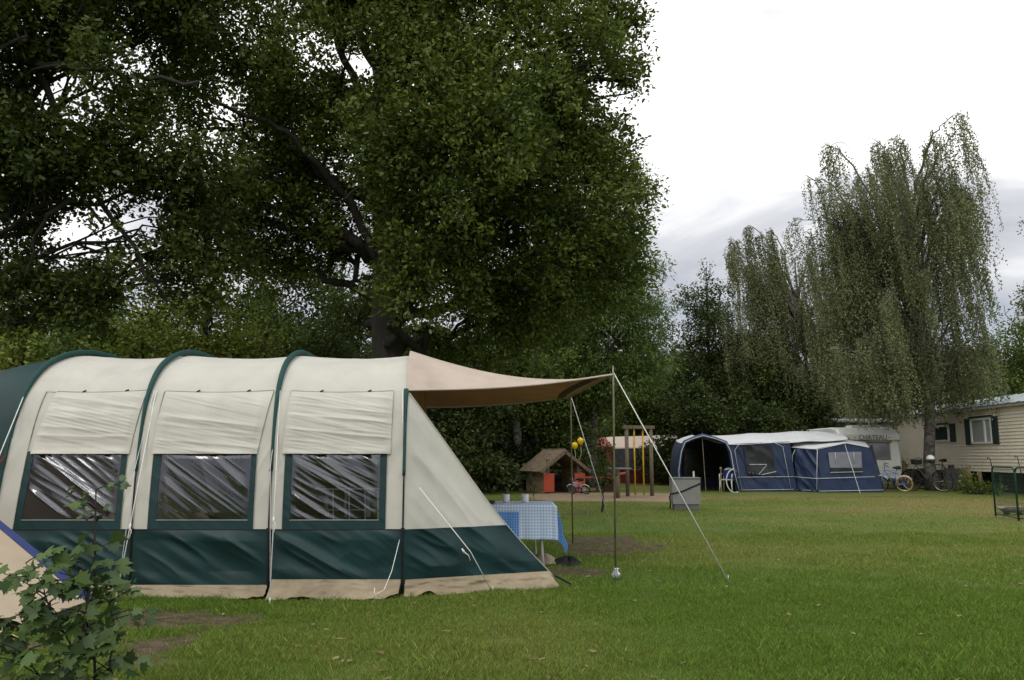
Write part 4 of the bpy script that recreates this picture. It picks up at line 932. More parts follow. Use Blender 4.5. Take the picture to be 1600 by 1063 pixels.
b2 = np.array([-2.95, 3.95, 0]); sapling('leafy_shoots', 'dark leafy shoots in the bottom left corner', b2, [(b2, np.array([-2.45, 3.95, .55]), .006), (b2 + [.3, -.1, 0], np.array([-2.2, 3.75, .28]), .005), (b2 + [-.1, .2, 0], np.array([-2.75, 4.1, .75]), .006), (b2 + [.5, .1, 0], np.array([-2.0, 3.8, .22]), .004)], .085, 8, M_dark)
# ------------------------------------------------------------------ playground
M_wood = mat('weathered_wood', (.16, .125, .085), .85, .3, 5, bump=.01, bscale=20, stretch=(6, 6, 1)); M_woodd = mat('dark_wood', (.06, .045, .035), .9, .3, 6)
M_shing = mat('shingle', (.22, .17, .11), .9, .25, 8, bump=.008, bscale=20); M_logs = mat('log_wall', (.36, .28, .18), .9, .3, 7); M_orange = mat('orange_red_board', (.44, .07, .03), .6, .1, 3, dirt=.45)
M_yel = mat('yellow_paint', (.52, .34, .03), .55, .15, 5); M_redp = mat('red_board', (.36, .05, .04), .55, .1, 4); M_chrome = mat('blue_white_paint', (.25, .32, .55), .35, .3, 20, col2=(.6, .65, .75))
c = G(866, 769); hs = thing('playhouse', 'small wooden playhouse with shingled gable roof and orange-red door panels', 'playhouse', (c[0], c[1], 0), R(24))
w, dp, eh, rh = .72, .70, .82, 1.50
for s in (-1, 1):
    mb = MB(); n_ = 9
    for i in range(n_): mb.box((s * w, 0, .05 + i * eh / n_), (.12 + .02 * (i % 2), 2 * dp, eh / n_ - .012))
    mb.build('side_wall', M_logs, hs)
    mb = MB(); sl = math.atan2(rh - eh, w + .25); ln = math.hypot(rh - eh, w + .25) 
    for i in range(8):
        f = (i + .5) / 8; cx_, cz_ = s * (w + .27) * (1 - f), eh - .06 + (rh - eh + .06) * f
        for j in range(9):
            y = -dp - .18 + (2 * dp + .36) * (j + .5) / 9
            mb.box((cx_, y, cz_ + .02 * ((i * 7 + j * 3) % 3) * .3), (ln / 8 + .07, (2 * dp + .36) / 9 - .012, .035), ry=s * (sl + .07))
    mb.build('roof', M_shing, hs)
    MB().box((s * (w + .25) / 2, -dp - .20, (eh + rh) / 2 - .07), (ln + .05, .035, .11), ry=s * sl).build('barge_board', M_wood, hs)
    MB().box((s * (w - .12), -dp, eh / 2 + .18), (.09, .09, eh + .35)).build('post', M_wood, hs)
    MB().box((s * (w - .12) + (.0 if s < 0 else .03), -dp - .07, .36), (.42, .04, .64)).build('door_panel', M_orange, hs, bevel=.01)
MB().box((0, dp, .28), (2 * w, .08, .56)).build('back_wall', M_woodd, hs); MB().box((.0, dp - .3, .5), (1.1, .3, .05)).build('bench_board', M_woodd, hs)
MB().tube([(0, -dp - .15, rh - .03), (0, dp + .15, rh - .03)], .04, 8).build('ridge_pole', M_wood, hs)
MB().box((0, dp, eh + .02), (2 * w, .06, .08)).build('tie_beam', M_woodd, hs)

c = G(1000, 775); fr_ = thing('climbing_frame', 'wooden goal-like frame with two yellow climbing poles', 'climbing frame', (c[0], c[1], 0), R(12))
hh_ = 2.22
for x_ in (-.42, .42): MB().tube([(x_, 0, -.05), (x_, 0, hh_ - .05)], .065, 10).build('post', M_wood, fr_, True)
MB().box((0, 0, hh_), (1.08, .16, .11)).build('crossbeam', M_wood, fr_, bevel=.01)
for x_ in (-.16, .14): MB().tube([(x_, 0, .03), (x_, 0, hh_)], .028, 8).build('climbing_pole', M_yel, fr_, True)
c = G(966, 778); ps = thing('play_table', 'dark round play table on two wooden posts', 'play table', (c[0], c[1], 0))
MB().tube([(-.02, 0, -.05), (.0, 0, .85)], .075, 10).build('post', M_wood, ps, True); MB().tube([(.12, 1.1, -.05), (.1, .9, .85)], .07, 10).build('post', M_wood, ps, True)
MB().lathe((0.05, .3, .86), [(.001, 0), (.42, 0), (.44, .03), (.42, .06), (.001, .06)], 28).build('table_top', mat('slate_blue', (.12, .14, .18), .4), ps, True)
c = G(935, 768); bn = thing('play_bench', 'low red-topped play deck with dark legs beside the round play table', 'play deck', (c[0], c[1], 0), R(4))
mb = MB(); mb.box((0, 0, .50), (1.5, .9, .05)); mb.build('deck', M_redp, bn, bevel=.008)
MB().box((.75, .2, .62), (.7, .7, .05), ry=-.12).build('ramp_board', M_redp, bn)
for x_ in (-.6, -.1, .5):
    MB().box((x_, -.35, .24), (.09, .09, .5)).build('leg', M_woodd, bn); 
MB().box((.45, .1, .25), (.5, .5, .46)).build('deck_box', mat('maroon', (.10, .03, .025), .7), bn)
# tricycle-like spring rider
def bike(name, label, cat, loc, rz, frame_m, L_=1.02, R_=.33, tyre_m=None, lean=0, sh=1.0, fork_m=None, group=None):
    o = thing(name, label, cat, loc, rz, group); tyre_m = tyre_m or M_black
    for i, x_ in enumerate((-L_ / 2, L_ / 2)):
        wh = MB().ring((x_, 0, R_), (0, 1, 0), R_ - .035, .012, 36, 5); 
        for k in range(14): a = k * math.pi / 7; wh.tube([(x_, 0, R_), (x_ + (R_ - .04) * math.cos(a), 0, R_ + (R_ - .04) * math.sin(a))], .0022, 3)
        wh.tube([(x_, -.05, R_), (x_, .05, R_)], .025, 8); w_ = wh.build('wheel', M_chromed, o, True)
        MB().ring((x_, 0, R_), (0, 1, 0), R_ - .018, .021, 40, 8).build('tyre', tyre_m if i == 0 else M_black, w_, True)
    bb = (-L_ * .08, 0, R_ * .88); st = (-L_ * .20, 0, (.80 if R_ > .3 else .56) * sh); hd = (L_ * .30, 0, (.82 if R_ > .3 else .60) * sh)
    f = MB(); f.tube([bb, st], .017, 7).tube([bb, hd], .02, 7).tube([(st[0] + .02, 0, st[2] - .08), (hd[0] - .01, 0, hd[2] - .02)], .017, 7)
    for s in (-.05, .05): f.tube([(bb[0], s, bb[2]), (-L_ / 2, s, R_)], .010, 6).tube([(st[0], s * .6, st[2] - .06), (-L_ / 2, s, R_)], .009, 6)
    f.build('frame', frame_m, o, True)
    k = MB()
    for s in (-.045, .045): k.tube([(hd[0] - .005, s, hd[2] - .03), (L_ / 2 - .05, s, R_ * 1.4), (L_ / 2, s, R_)], .010, 6)
    k.tube([(hd[0], 0, hd[2] - .04), (hd[0] - .03, 0, hd[2] + .16)], .014, 6); k.build('fork', fork_m or frame_m, o, True)
    h = MB(); hz = hd[2] + .16; h.tube([(hd[0] - .16, -.28, hz - .02), (hd[0] - .02, -.22, hz + .05), (hd[0], 0, hz), (hd[0] - .02, .22, hz + .05), (hd[0] - .16, .28, hz - .02)], .012, 6); h.build('handlebar', M_black, o, True)
    s_ = MB(); s_.tube([(st[0] - .16, 0, st[2] + .11), (st[0] - .08, 0, st[2] + .12), (st[0] + .04, 0, st[2] + .115), (st[0] + .12, 0, st[2] + .11)], [.05, .075, .045, .02], 8, flat=1.0); s_.tube([st, (st[0] - .02, 0, st[2] + .1)], .012, 6); s_.build('saddle', M_black, o, True)
    for x_ in (-L_ / 2, L_ / 2): MB().tube([(x_ + (R_ + .02) * math.cos(a), 0, R_ + (R_ + .02) * math.sin(a)) for a in np.linspace(.5, 2.6, 12)], .016, 5).build('mudguard', M_black if R_ > .3 else M_white, o, True)
    p_ = MB(); p_.tube([(bb[0], -.09, bb[2]), (bb[0] + .02, -.09, bb[2] - .17)], .01, 5).tube([(bb[0], .09, bb[2]), (bb[0] - .02, .09, bb[2] + .17)], .01, 5); p_.box((bb[0] + .02, -.13, bb[2] - .17), (.09, .09, .02)).box((bb[0] - .02, .13, bb[2] + .17), (.09, .09, .02)); p_.ring((bb[0], .03, bb[2]), (0, 1, 0), .09, .006, 20, 4); p_.build('pedals', M_black, o)
    o.rotation_euler = (lean, 0, rz); return o
M_chromed = mat('chrome', (.45, .45, .46), .3, .1, 5, metal=.9)
c = G(906, 772); bike('childs_trike', 'small blue and white child bike lying by the playhouse', 'child bike', (c[0], c[1], 0), R(150), M_chrome, .52, .17, None, R(-28), .8)
# balloons
M_ball = mat('yellow_balloon', (.75, .52, .02), .3, .03, 3)
for i, (px, py, lab) in enumerate(((907, 690, 'upper yellow balloon hanging behind the playhouse'), (898, 697, 'lower yellow balloon hanging behind the playhouse'))):
    p = P(px, py, 29); o = thing('balloon', lab, 'balloon', p, 0, 'yellow balloons by the playhouse')
    MB().lathe((0, 0, 0), [(.012, -.15), (.004, -.135), (.05, -.10), (.10, -.04), (.12, .03), (.105, .09), (.06, .125), (.001, .14)], 20).build('skin', M_ball, o, True)
    MB().tube([(0, 0, -.15), (.03, 0, -.35), (.0, 0, -.55)], .006, 4).build('string', M_rope, o)
# slender young tree in the playground
def stick(name, label, px, py, htop, seed, leaf_n, m_, size, r=.03, cat='young tree', sp=.35):
    rg = np.random.default_rng(seed); c = G(px, py); root = thing(name, label, cat, (c[0], c[1], 0)); wd = MB(); pts = []
    pl = wiggle(rg, bez((0, 0, -.05), (.1, 0, htop * .5), (-.05, 0, htop), 10), .03); wd.tube(pl, np.linspace(r, .006, 10), 6)
    for j in range(3, 10):
        for _ in range(3):
            a = rg.uniform(0, 6.28); e = pl[j] + np.array([math.cos(a) * sp, math.sin(a) * sp, rg.uniform(.1, .45)]); wd.tube(bez(pl[j], (pl[j] + e) / 2 + [0, 0, .05], e, 4), np.linspace(r * .3, .003, 4), 4); pts += [pl[j] + (e - pl[j]) * q for q in rg.random(max(1, leaf_n // 21))]
    wd.build('trunk', M_woodd, root, True)
    if leaf_n:
        pts = np.array(pts) + rg.normal(0, .06, (len(pts), 3)); V, k = leaves(rg, pts, size, 'oval', .3, .1); poly_mesh('crown', V, k, m_, root)
stick('young_tree', 'slender dark young tree in front of the red play deck', 940, 800, 1.75, 41, 700, M_dark, .08)
stick('young_tree', 'thin leafless sprig left of the slender young tree', 833, 785, .55, 44, 60, M_dark, .06, .01, 'young plant', .12)
stick('young_tree', 'short leafy seedling right behind the two mugs', 794, 768, .85, 45, 160, M_dark, .09, .014, 'young plant', .2)

# red and cream awning caravan behind the playground
M_rust = mat('rust_red_canvas', (.28, .055, .04), .8, .1, 3); M_creamr = mat('cream_roof', (.62, .50, .40), .8, .05, 3); M_grw = mat('grey_window', (.10, .10, .12), .3, .3, 4)
Yc = 39
def Q(px, py, Y=Yc): return P(px, py, Y)
o = thing('trailer_tent', 'rust red and cream trailer tent behind the climbing frame', 'tent', ((985 - 800) / F * Yc, Yc, 0))
def quad(a, b, c, d, nu=10, nv=10, amp=0, ang=-60, fr=3, seed=1):
    a, b, c, d = [np.array(q, float) for q in (a, b, c, d)]; U = np.linspace(0, 1, nu)[:, None, None]; V = np.linspace(0, 1, nv)[None, :, None]
    p = (a * (1 - U) + b * U) * (1 - V) + (d * (1 - U) + c * U) * V
    if amp: nr = np.cross(b - a, d - a); nr = nr / np.linalg.norm(nr); p = p + nr * (amp * fold(p[..., 0] * 1.0, p[..., 2], ang, fr, seed) * np.clip(np.sin(np.pi * np.broadcast_to(U[..., 0], p.shape[:2])) * 3, 0, 1))[..., None]
    return p
def sheet(name, pts, m_, par, th=(0, .02, 0), smooth=True): return MB().slab(pts, th).build(name, m_, par, smooth, world=True)
g_ = lambda px, Y: np.array([(px - 800) / F * Y, Y, 0.0])
sheet('front_wall', quad(g_(958, 39), g_(1062, 39), Q(1062, 698), Q(958, 700), 20, 10, .03), M_rust, o)
sheet('roof', quad(Q(958, 701, 38.9), Q(1075, 698, 38.9), Q(1055, 680, 42), Q(945, 683, 42), 12, 6), M_creamr, o, (0, 0, -.03))
sheet('canopy', quad(Q(903, 698, 38), Q(958, 699, 38.9), Q(945, 682, 42), Q(935, 686, 42), 10, 6), M_rust, o, (0, 0, -.03))
sheet('canopy', quad(Q(903, 698, 38), Q(960, 698, 38.88), Q(960, 706, 38.88), Q(905, 703, 38), 10, 4), M_rust, o, (0, .02, 0))
sheet('window', quad(Q(962, 733, 38.93), Q(1000, 733, 38.93), Q(1000, 702, 38.93), Q(962, 702, 38.93), 8, 8, .02), M_grw, o)
MB().tube([Q(961, 734, 38.88), Q(1000, 734, 38.88), Q(1000, 702, 38.88)], .02, 5).build('window_frame', M_creamr, o, world=True)
MB().tube([g_(906, 38), Q(905, 699, 38)], .02, 6).build('pole', M_steel, o, world=True)
sheet('end_wall', quad(g_(958, 39), g_(948, 42), Q(945, 684, 42), Q(958, 700), 6, 6), M_rust, o, (.02, 0, 0))
# blue tarp and pale slabs glimpsed left of the playhouse
p = G(781, 752); rows = [[(p[0] + .55 * u, p[1] + .3 * v, .35 * math.exp(-(u * 1.5) ** 2 - v * v) * (1 + .3 * math.sin(u * 9 + v * 5)) + .1) for v in np.linspace(-1, 1, 14)] for u in np.linspace(-1, 1, 18)]
o = MB().slab(np.array(rows), (0, 0, -.1)).build('blue_tarp', mat('bright_blue', (.03, .10, .42), .5, .3, 4), None, True); tag(o, 'crumpled bright blue tarp under the dark trees left of the playhouse', 'tarp')

# ------------------------------------------------------------------ grey storage box with strap
c = G(1071, 796); M_gbox = mat('grey_box', (.27, .27, .26), .55, .08, 4, dirt=.3); bx = thing('storage_box', 'grey storage box with a black strap on the grass', 'storage box', (c[0], c[1], 0), R(-4))
MB().box((0, 0, .43), (.66, .5, .60), taper=1.04).build('body', M_gbox, bx, bevel=.012)
MB().box((0, 0, .75), (.71, .54, .04)).build('lid', mat('box_lid', (.13, .14, .14), .5), bx, bevel=.01); MB().box((0, 0, .06), (.58, .44, .14)).build('plinth', mat('box_foot', (.14, .14, .13), .7), bx)
MB().slab(np.array([[(-.355, -.275, .36), (-.355, -.275, .40)], [(-.1, -.277, .42), (-.1, -.277, .46)], [.36 * np.array([1, 0, 0]) + [0, -.28, .62], np.array([.36, -.28, .66])]]), (0, .008, 0)).build('strap', M_black, bx)
MB().tube([(-.36, -.2, .40), (-.40, -.2, .30), (-.38, -.22, .15), (-.40, -.2, .04)], .018, 6).build('strap_tail', M_black, bx)
c = G(1092, 790); o = MB().tube([(c[0], c[1] + .5, 0), (c[0], c[1] + .5, .88)], .025, 8).build('short_post', mat('pale_post', (.5, .45, .36), .8), None, True); tag(o, 'pale short post just behind the grey storage box', 'post')

# ------------------------------------------------------------------ blue awning and caravan
M_nav = mat('navy_canvas', (.022, .038, .092), .5, .12, 2.5, bump=.002, bscale=60); M_roof = mat('grey_white_roof', (.60, .61, .64), .7, .05, 2, dirt=.2); M_pipe = mat('white_piping', (.55, .57, .6), .6); M_aw = mat('awning_window', (.022, .024, .03), .18, .3, 3, spec=.5); M_awg = mat('awning_blind', (.20, .21, .25), .7, .1, 3)
YA = 30.0; aw = thing('caravan_awning', 'navy blue caravan awning with pale grey roof and open arched porch', 'awning', tuple(g_(1190, YA + 1.5)))
def A_(px, py, Y=YA): return P(px, py, Y)
def gg(px, Y=YA): return g_(px, Y)
# near wall between porch and annexe
sheet('side_wall', quad(gg(1148), gg(1238), A_(1234, 690), A_(1137, 694), 60, 44, .05, -62, 4.5, 5), M_nav, aw)
sheet('side_window', quad(A_(1168, 742, YA - .065), A_(1213, 742, YA - .065), A_(1207, 696, YA - .065), A_(1162, 697, YA - .065), 20, 14, .03, -40, 4, 9), M_aw, aw)
pp = MB(); pp.tube([A_(1159, 765, YA - .06), A_(1148, 704, YA - .06), A_(1154, 695, YA - .06), A_(1210, 692, YA - .06), A_(1223, 698, YA - .06), A_(1236, 765, YA - .06)], .011, 5)
pp.tube([A_(1148, 746, YA - .06), A_(1240, 745, YA - .06)], .011, 5); pp.tube([A_(1150, 766, YA - .06), A_(1240, 765, YA - .06)], .011, 5); pp.tube([A_(1170, 738, YA - .07), A_(1190, 742, YA - .07), A_(1213, 737, YA - .07)], .014, 5)
pp.build('piping', M_pipe, aw, True, world=True)
# towel rail glimpsed in window
tr_ = MB(); tr_.tube([A_(1171, 726, YA - .08), A_(1198, 726, YA - .08)], .012, 4).tube([A_(1198, 727, YA - .08), A_(1186, 741, YA - .08)], .010, 4); tr_.build('window_cord', M_pipe, aw, world=True)
# roof, from porch to caravan
rows = []
for f in np.linspace(0, 1, 26):
    px = 1137 + (1325 - 1137) * f; a_ = A_(px, 694 - 8 * f, YA - .05); b_ = A_(1105 + (1308 - 1105) * f, 681 - 10 * f ** .8 + 9 * max(0, f - .86) / .14 , YA + 3.4 - 1.2 * f)
    r_ = []
    for g in np.linspace(0, 1, 14): p = a_ * (1 - g) + b_ * g; p = p + np.array([0, 0, .10 * math.sin(math.pi * g) - .04 * math.sin(math.pi * ((f * 3) % 1))]); r_.append(p)
    rows.append(r_)
sheet('roof', np.array(rows), M_roof, aw, (0, 0, -.02))
# porch hood
arch = [(1058, 766), (1060, 735), (1064, 706), (1070, 691), (1084, 685), (1098, 681), (1118, 686), (1134, 692), (1141, 706), (1146, 735), (1149, 767)]
fa = np.array([A_(px, py, YA - .55) if 0 < i < 10 else gg(px, YA - .55) for i, (px, py) in enumerate(arch)]); ba = fa + np.array([.4, 3.6, .12]); ba[0, 2] = ba[-1, 2] = 0
hood = np.array([fa * (1 - f) + ba * f + [0, 0, -.06 * math.sin(math.pi * f)] for f in np.linspace(0, 1, 10)])
sheet('porch_hood', hood[:, 3:8], M_roof, aw, (0, 0, -.02)); sheet('porch_wall', hood[:, :4], M_nav, aw, (.02, 0, 0)); sheet('porch_wall', hood[:, 7:], M_nav, aw, (.02, 0, 0))
MB().prism([p for p in ba], (0, .02, 0)).build('porch_back', M_nav, aw, world=True)
MB().tube(fa, .075, 8).build('porch_rim', M_nav, aw, True, world=True); MB().tube(fa * [1, 1, 1] + [.0, -.07, -.0], .014, 5).build('piping', M_pipe, aw, True, world=True)
MB().tube([fa[5] + [0, .1, 0], gg(1098, YA - .4)], .014, 5).build('pole', M_steel, aw, world=True)
rows = [[A_(1100, 700, YA + 2.9) * (1 - f) + A_(1100, 745, YA + 2.9) * f + np.array([g * .9, 0, 0]) for f in np.linspace(0, 1, 4)] for g in np.linspace(-.9, .9, 5)]
sheet('porch_window', np.array(rows), mat('rear_window', (.03, .04, .03), .2, .4, 6), aw)
# annexe
YX = YA - .75; an = thing('awning_annexe', 'navy annexe tent with grey blind window joined to the right of the awning', 'annexe tent', tuple(gg(1305, YX + .6)))
sheet('front_wall', quad(gg(1276, YX), gg(1370, YX + .1), A_(1357, 699, YX + .1), A_(1277, 701, YX), 34, 26, .03, -60, 4, 3), M_nav, an)
MB().prism([A_(1277, 701, YX), A_(1357, 699, YX + .1), A_(1320, 693, YX + .05)], (0, .02, 0)).build('gable', M_nav, an, world=True)
sheet('side_wall', quad(gg(1238, YX + .8), gg(1276, YX), A_(1277, 702, YX), A_(1240, 702, YX + .8), 44, 44, .10, -66, 6, 6), M_nav, an)
sheet('end_wall', quad(gg(1370, YX + .1), gg(1372, YX + 1.9), A_(1362, 695, YX + 1.9), A_(1357, 699, YX + .1), 8, 8), M_nav, an, (.02, 0, 0))
sheet('roof', np.array([[A_(1237, 699, YX + .85), A_(1246, 691, YX + 1.3), A_(1262, 687, YX + 1.8)], [A_(1277, 702, YX - .02), A_(1282, 693, YX + .9), A_(1284, 684.5, YX + 1.8)], [A_(1322, 692, YX), A_(1318, 690, YX + .9), A_(1310, 686, YX + 1.8)], [A_(1358, 699, YX + .08), A_(1356, 696, YX + .9), A_(1352, 691, YX + 1.8)]]), M_roof, an, (0, 0, -.015), False)
sheet('window_blind', quad(A_(1297, 731, YX - .02), A_(1347, 731, YX - .02), A_(1346, 706, YX - .02), A_(1294, 707, YX - .02), 10, 8), M_awg, an)
sheet('window', quad(A_(1298, 737.5, YX - .02), A_(1347, 737, YX - .02), A_(1347, 731, YX - .02), A_(1297, 731, YX - .02), 4, 4), M_aw, an)
pp = MB(); pp.tube([A_(1276, 766, YX - .03), A_(1277, 702, YX - .03)], .012, 5); pp.tube([A_(1238, 745, YX + .76), A_(1276, 748, YX - .05), A_(1367, 745, YX - .03)], .011, 5); pp.tube([gg(1238, YX + .76) + [0, 0, .06], gg(1276, YX - .05) + [0, 0, .04], gg(1372, YX - .03) + [0, 0, .08]], .011, 5)
pp.tube([A_(1297, 738.5, YX - .04), A_(1348, 737.5, YX - .04)], .011, 5); pp.tube([A_(1240, 765, YX + .76), A_(1238, 712, YX + .8), A_(1243, 702, YX + .7)], .014, 5)
for px in (1305, 1334): pp.tube([A_(px, 707, YX - .05), A_(px + 1, 724, YX - .05)], .010, 4)
pp.build('piping', M_pipe, an, True, world=True); MB().tube([A_(1320, 694, YX - .06), gg(1335, YX - .9)], .008, 4).build('guy_rope', M_rope, an, world=True)

# caravan, its end turned to the camera
M_van = mat('caravan_white', (.84, .84, .80), .4, .04, 2, dirt=.12); YV = 31.9
cv = thing('caravan', 'cream-white caravan behind the blue annexe, tinted end window to the field', 'caravan', tuple(g_(1352, YV + 2)))
x0, x1 = (1308 - 800) / F * YV, (1402 - 800) / F * YV; zt = P(1350, 668, YV + .8)[2]
pr = [(YV, .42), (YV - .06, .9), (YV - .02, 1.25), (YV + .10, 1.86), (YV - .08, 1.92), (YV - .06, 2.12), (YV + .35, zt - .06), (YV + .9, zt), (YV + 4.6, zt), (YV + 5.0, 1.6), (YV + 5.0, .42)]
mb = MB(); n0 = len(pr); vs0 = []
for xx, ins in ((x0, .10), (x0 + .08, 0), (x1 - .08, 0), (x1, .10)):
    cy = YV + 2.4; cz = 1.4; vs0.append([(xx, cy + (y - cy) * (1 - ins * .3), cz + (z - cz) * (1 - ins * .55)) for y, z in pr])
for s_ in range(3):
    a = mb.addv(vs0[s_]); b_ = mb.addv(vs0[s_ + 1])
    for i in range(n0): j = (i + 1) % n0; mb.f.append((a + i, b_ + i, b_ + j, a + j))
mb.f.append(tuple(mb.addv(vs0[0]) + i for i in range(n0))[::-1]); mb.f.append(tuple(mb.addv(vs0[3]) + i for i in range(n0)))
mb.build('body', M_van, cv, world=True)
sheet('end_window', quad(A_(1343, 716.5, YV - .03), A_(1391, 716.5, YV - .03), A_(1389, 692, YV + .06), A_(1341, 692, YV + .06), 4, 4), mat('tinted_acrylic', (.20, .19, .21), .12, .1, 2, spec=.7), cv)
MB().tube([A_(1341, 691, YV - .0), A_(1390, 691, YV - .0), A_(1392, 717.5, YV - .08), A_(1343, 717.5, YV - .08)], .018, 5, closed=True).build('window_seal', M_black, cv, world=True)
mb = MB()
for i in range(5): mb.box(((x0 + x1) / 2, YV - .055 + (0.0 if i < 3 else .03), .62 + i * .13), (x1 - x0 - .25, .02, .02))
mb.build('body_ribs', M_van, cv, world=True)
for px in (1326, 1392): MB().box(A_(px, 686 if px < 1350 else 690, YV - .10), (.06, .03, .10)).build('marker_light', mat('lamp_orange%d' % px, (.5, .12, .03), .3), cv, world=True)
sheet('side_window', quad(A_(1321, 694, YV - .03), A_(1336, 694, YV - .03), A_(1336, 688.5, YV - .0), A_(1321, 689, YV - .0), 3, 3), mat('small_glass', (.55, .6, .65), .1, spec=.7), cv)
MB().box(((x0 + x1) / 2, YV + 1, zt + .03), (.8, .6, .10)).build('roof_hatch', M_van, cv, bevel=.02, world=True)
def text(s, size, loc, rot, m_, par, name='lettering', ext=.004, sx=1):
    cu = bpy.data.curves.new(name, 'FONT'); cu.body = s; cu.size = size; cu.extrude = ext; cu.align_x = 'CENTER'; cu.align_y = 'CENTER'
    ob = bpy.data.objects.new(name + '_src', cu); C.objects.link(ob); bpy.context.view_layer.update()
    me = bpy.data.meshes.new_from_object(ob.evaluated_get(bpy.context.evaluated_depsgraph_get())); C.objects.unlink(ob); bpy.data.objects.remove(ob)
    me.materials.clear(); me.materials.append(m_); o = bpy.data.objects.new(name, me); C.objects.link(o); o.parent = par
    o.location = Vector([float(q) for q in loc]) - par.location; o.rotation_euler = rot; o.scale = (sx, 1, 1); return o
text('CHATEAU', .25, A_(1364, 684.0, YV - .105), (R(90), 0, 0), mat('grey_letters', (.13, .13, .14), .5), cv, sx=.98)
mb = MB(); mb.box(A_(1336, 684, YV - .09), (.10, .01, .02)); mb.box(A_(1390, 684, YV - .09), (.10, .01, .02)); mb.build('trim_line', bpy.data.materials['grey_letters'], cv, world=True)
for xx in (x0 + .15, x1 - .15):
    w_ = MB(); w_.ring((xx, YV + 2.4, .32), (1, 0, 0), .24, .08, 24, 8); w_.tube([(xx - .05, YV + 2.4, .32), (xx + .05, YV + 2.4, .32)], .18, 14); w_.build('wheel', M_black, cv, True, world=True)

# garden chair with blue jacket, garden torches, hoop by the porch
ch = thing('garden_chair', 'white plastic garden chair at the porch of the blue awning', 'chair', tuple(gg(1132, YA - .35)), R(-35)); M_pl = mat('white_plastic', (.60, .60, .56), .45, .05, 3)
MB().box((0, 0, .43), (.46, .44, .03)).build('seat', M_pl, ch, bevel=.01)
mb = MB(); mb.slab(np.array([[(x_, .22 + .06 * z_ - .05 * (1 - (x_ / .24) ** 2) * -.6, .44 + z_ * (1 - .25 * abs(x_ / .24) ** 3)) for z_ in np.linspace(0, .42, 5)] for x_ in np.linspace(-.24, .24, 9)]), (0, .02, 0)); mb.build('backrest', M_pl, ch, True)
for sx in (-.21, .21):
    for sy in (-.19, .20): MB().tube([(sx, sy, .43), (sx * 1.12, sy * 1.15, 0)], [.025, .018], 6).build('leg', M_pl, ch, True)
    MB().tube([(sx * 1.08, -.2, .43), (sx * 1.12, -.18, .62), (sx * 1.12, .18, .64)], .022, 6).build('armrest', M_pl, ch, True)
rows = [[(x_, .16 + .04 * math.sin(x_ * 20) - .16 * z_, .46 + .36 * z_ * (1 if z_ < 1 else .9)) for z_ in np.linspace(0, 1, 6)] for x_ in np.linspace(-.2, .2, 12)]
o = MB().slab(np.array(rows), (0, .03, 0)).build('jacket', mat('royal_blue_cloth', (.03, .06, .30), .8, .2, 6), None, True); o.location = ch.location; o.rotation_euler.z = R(-35); tag(o, 'blue jacket lying in the white plastic garden chair', 'jacket')
for i, (px, Y, h, lab) in enumerate(((1122, 28.6, .88, 'wooden garden torch left of the white garden chair'),)):
    o = thing('garden_torch', lab, 'torch', tuple(gg(px, Y))); MB().tube([(0, 0, -.02), (0, 0, h - .1)], .02, 6).build('stake', M_shing, o); MB().lathe((0, 0, h - .1), [(.02, 0), (.045, .05), (.04, .11), (.001, .12)], 12).build('cup', M_shing, o, True)
p = gg(1143, YA - .7); o = MB().tube([(p[0] + .30 * math.cos(a), p[1], .40 + .42 * math.sin(a)) for a in np.linspace(.5 * math.pi, 1.62 * math.pi, 22)], .022, 6).build('hose_loop', M_pl, None, True); tag(o, 'white hose loop standing against the porch pole', 'hose')

# ------------------------------------------------------------------ bikes by the birch
M_lblue = mat('light_blue_paint', (.12, .22, .50), .35, .2, 8); M_redb = mat('maroon_paint', (.22, .03, .04), .35, .2, 8); M_gre = mat('grey_green_paint', (.08, .09, .08), .4); M_otyre = mat('amber_tyre', (.45, .27, .10), .7)
c = G(1395, 768); bike('child_bike', 'light blue child bike with amber rear tyre nearest the annexe', 'bicycle', (c[0], c[1], 0), R(155), M_lblue, .80, .28, M_otyre, R(-10), 1.35, group='bikes parked by the weeping birch')
c = G(1386, 763); bike('bicycle', 'maroon bike leaning behind the light blue child bike', 'bicycle', (c[0], c[1], 0), R(160), M_redb, 1.04, .35, None, R(8), 1.15, group='bikes parked by the weeping birch')
c = G(1450, 768); bike('bicycle', 'dark city bike in front of the birch trunk', 'bicycle', (c[0], c[1], 0), R(128), M_gre, 1.14, .38, None, R(-8), 1.22, group='bikes parked by the weeping birch')
c = G(1467, 764); b4 = bike('bicycle', 'black tall bike right of the birch trunk with brown saddlebag', 'bicycle', (c[0], c[1], 0), R(170), M_black, 1.18, .385, None, R(6), 1.25, group='bikes parked by the weeping birch')
MB().box((-.62, .0, .80), (.34, .24, .26)).build('saddlebag', M_woodd, b4, bevel=.03)
p = P(1454, 717, 29.9); o = thing('bike_helmet', 'white and black bike helmet hung on the bikes at the birch', 'helmet', p)
MB().lathe((0, 0, -.05), [(.14, 0), (.15, .05), (.13, .12), (.08, .17), (.001, .19)], 18).build('shell', M_white, o, True); MB().lathe((0, 0, -.055), [(.155, -.01), (.157, .03), (.15, .035)], 18).build('rim', M_black, o, True)
p = P(1432, 722, 29.7); o = MB().box(p, (.30, .22, .18), taper=1.15).build('bike_basket', M_black, None, bevel=.02); tag(o, 'black front basket fixed above the dark city bike wheel', 'basket')

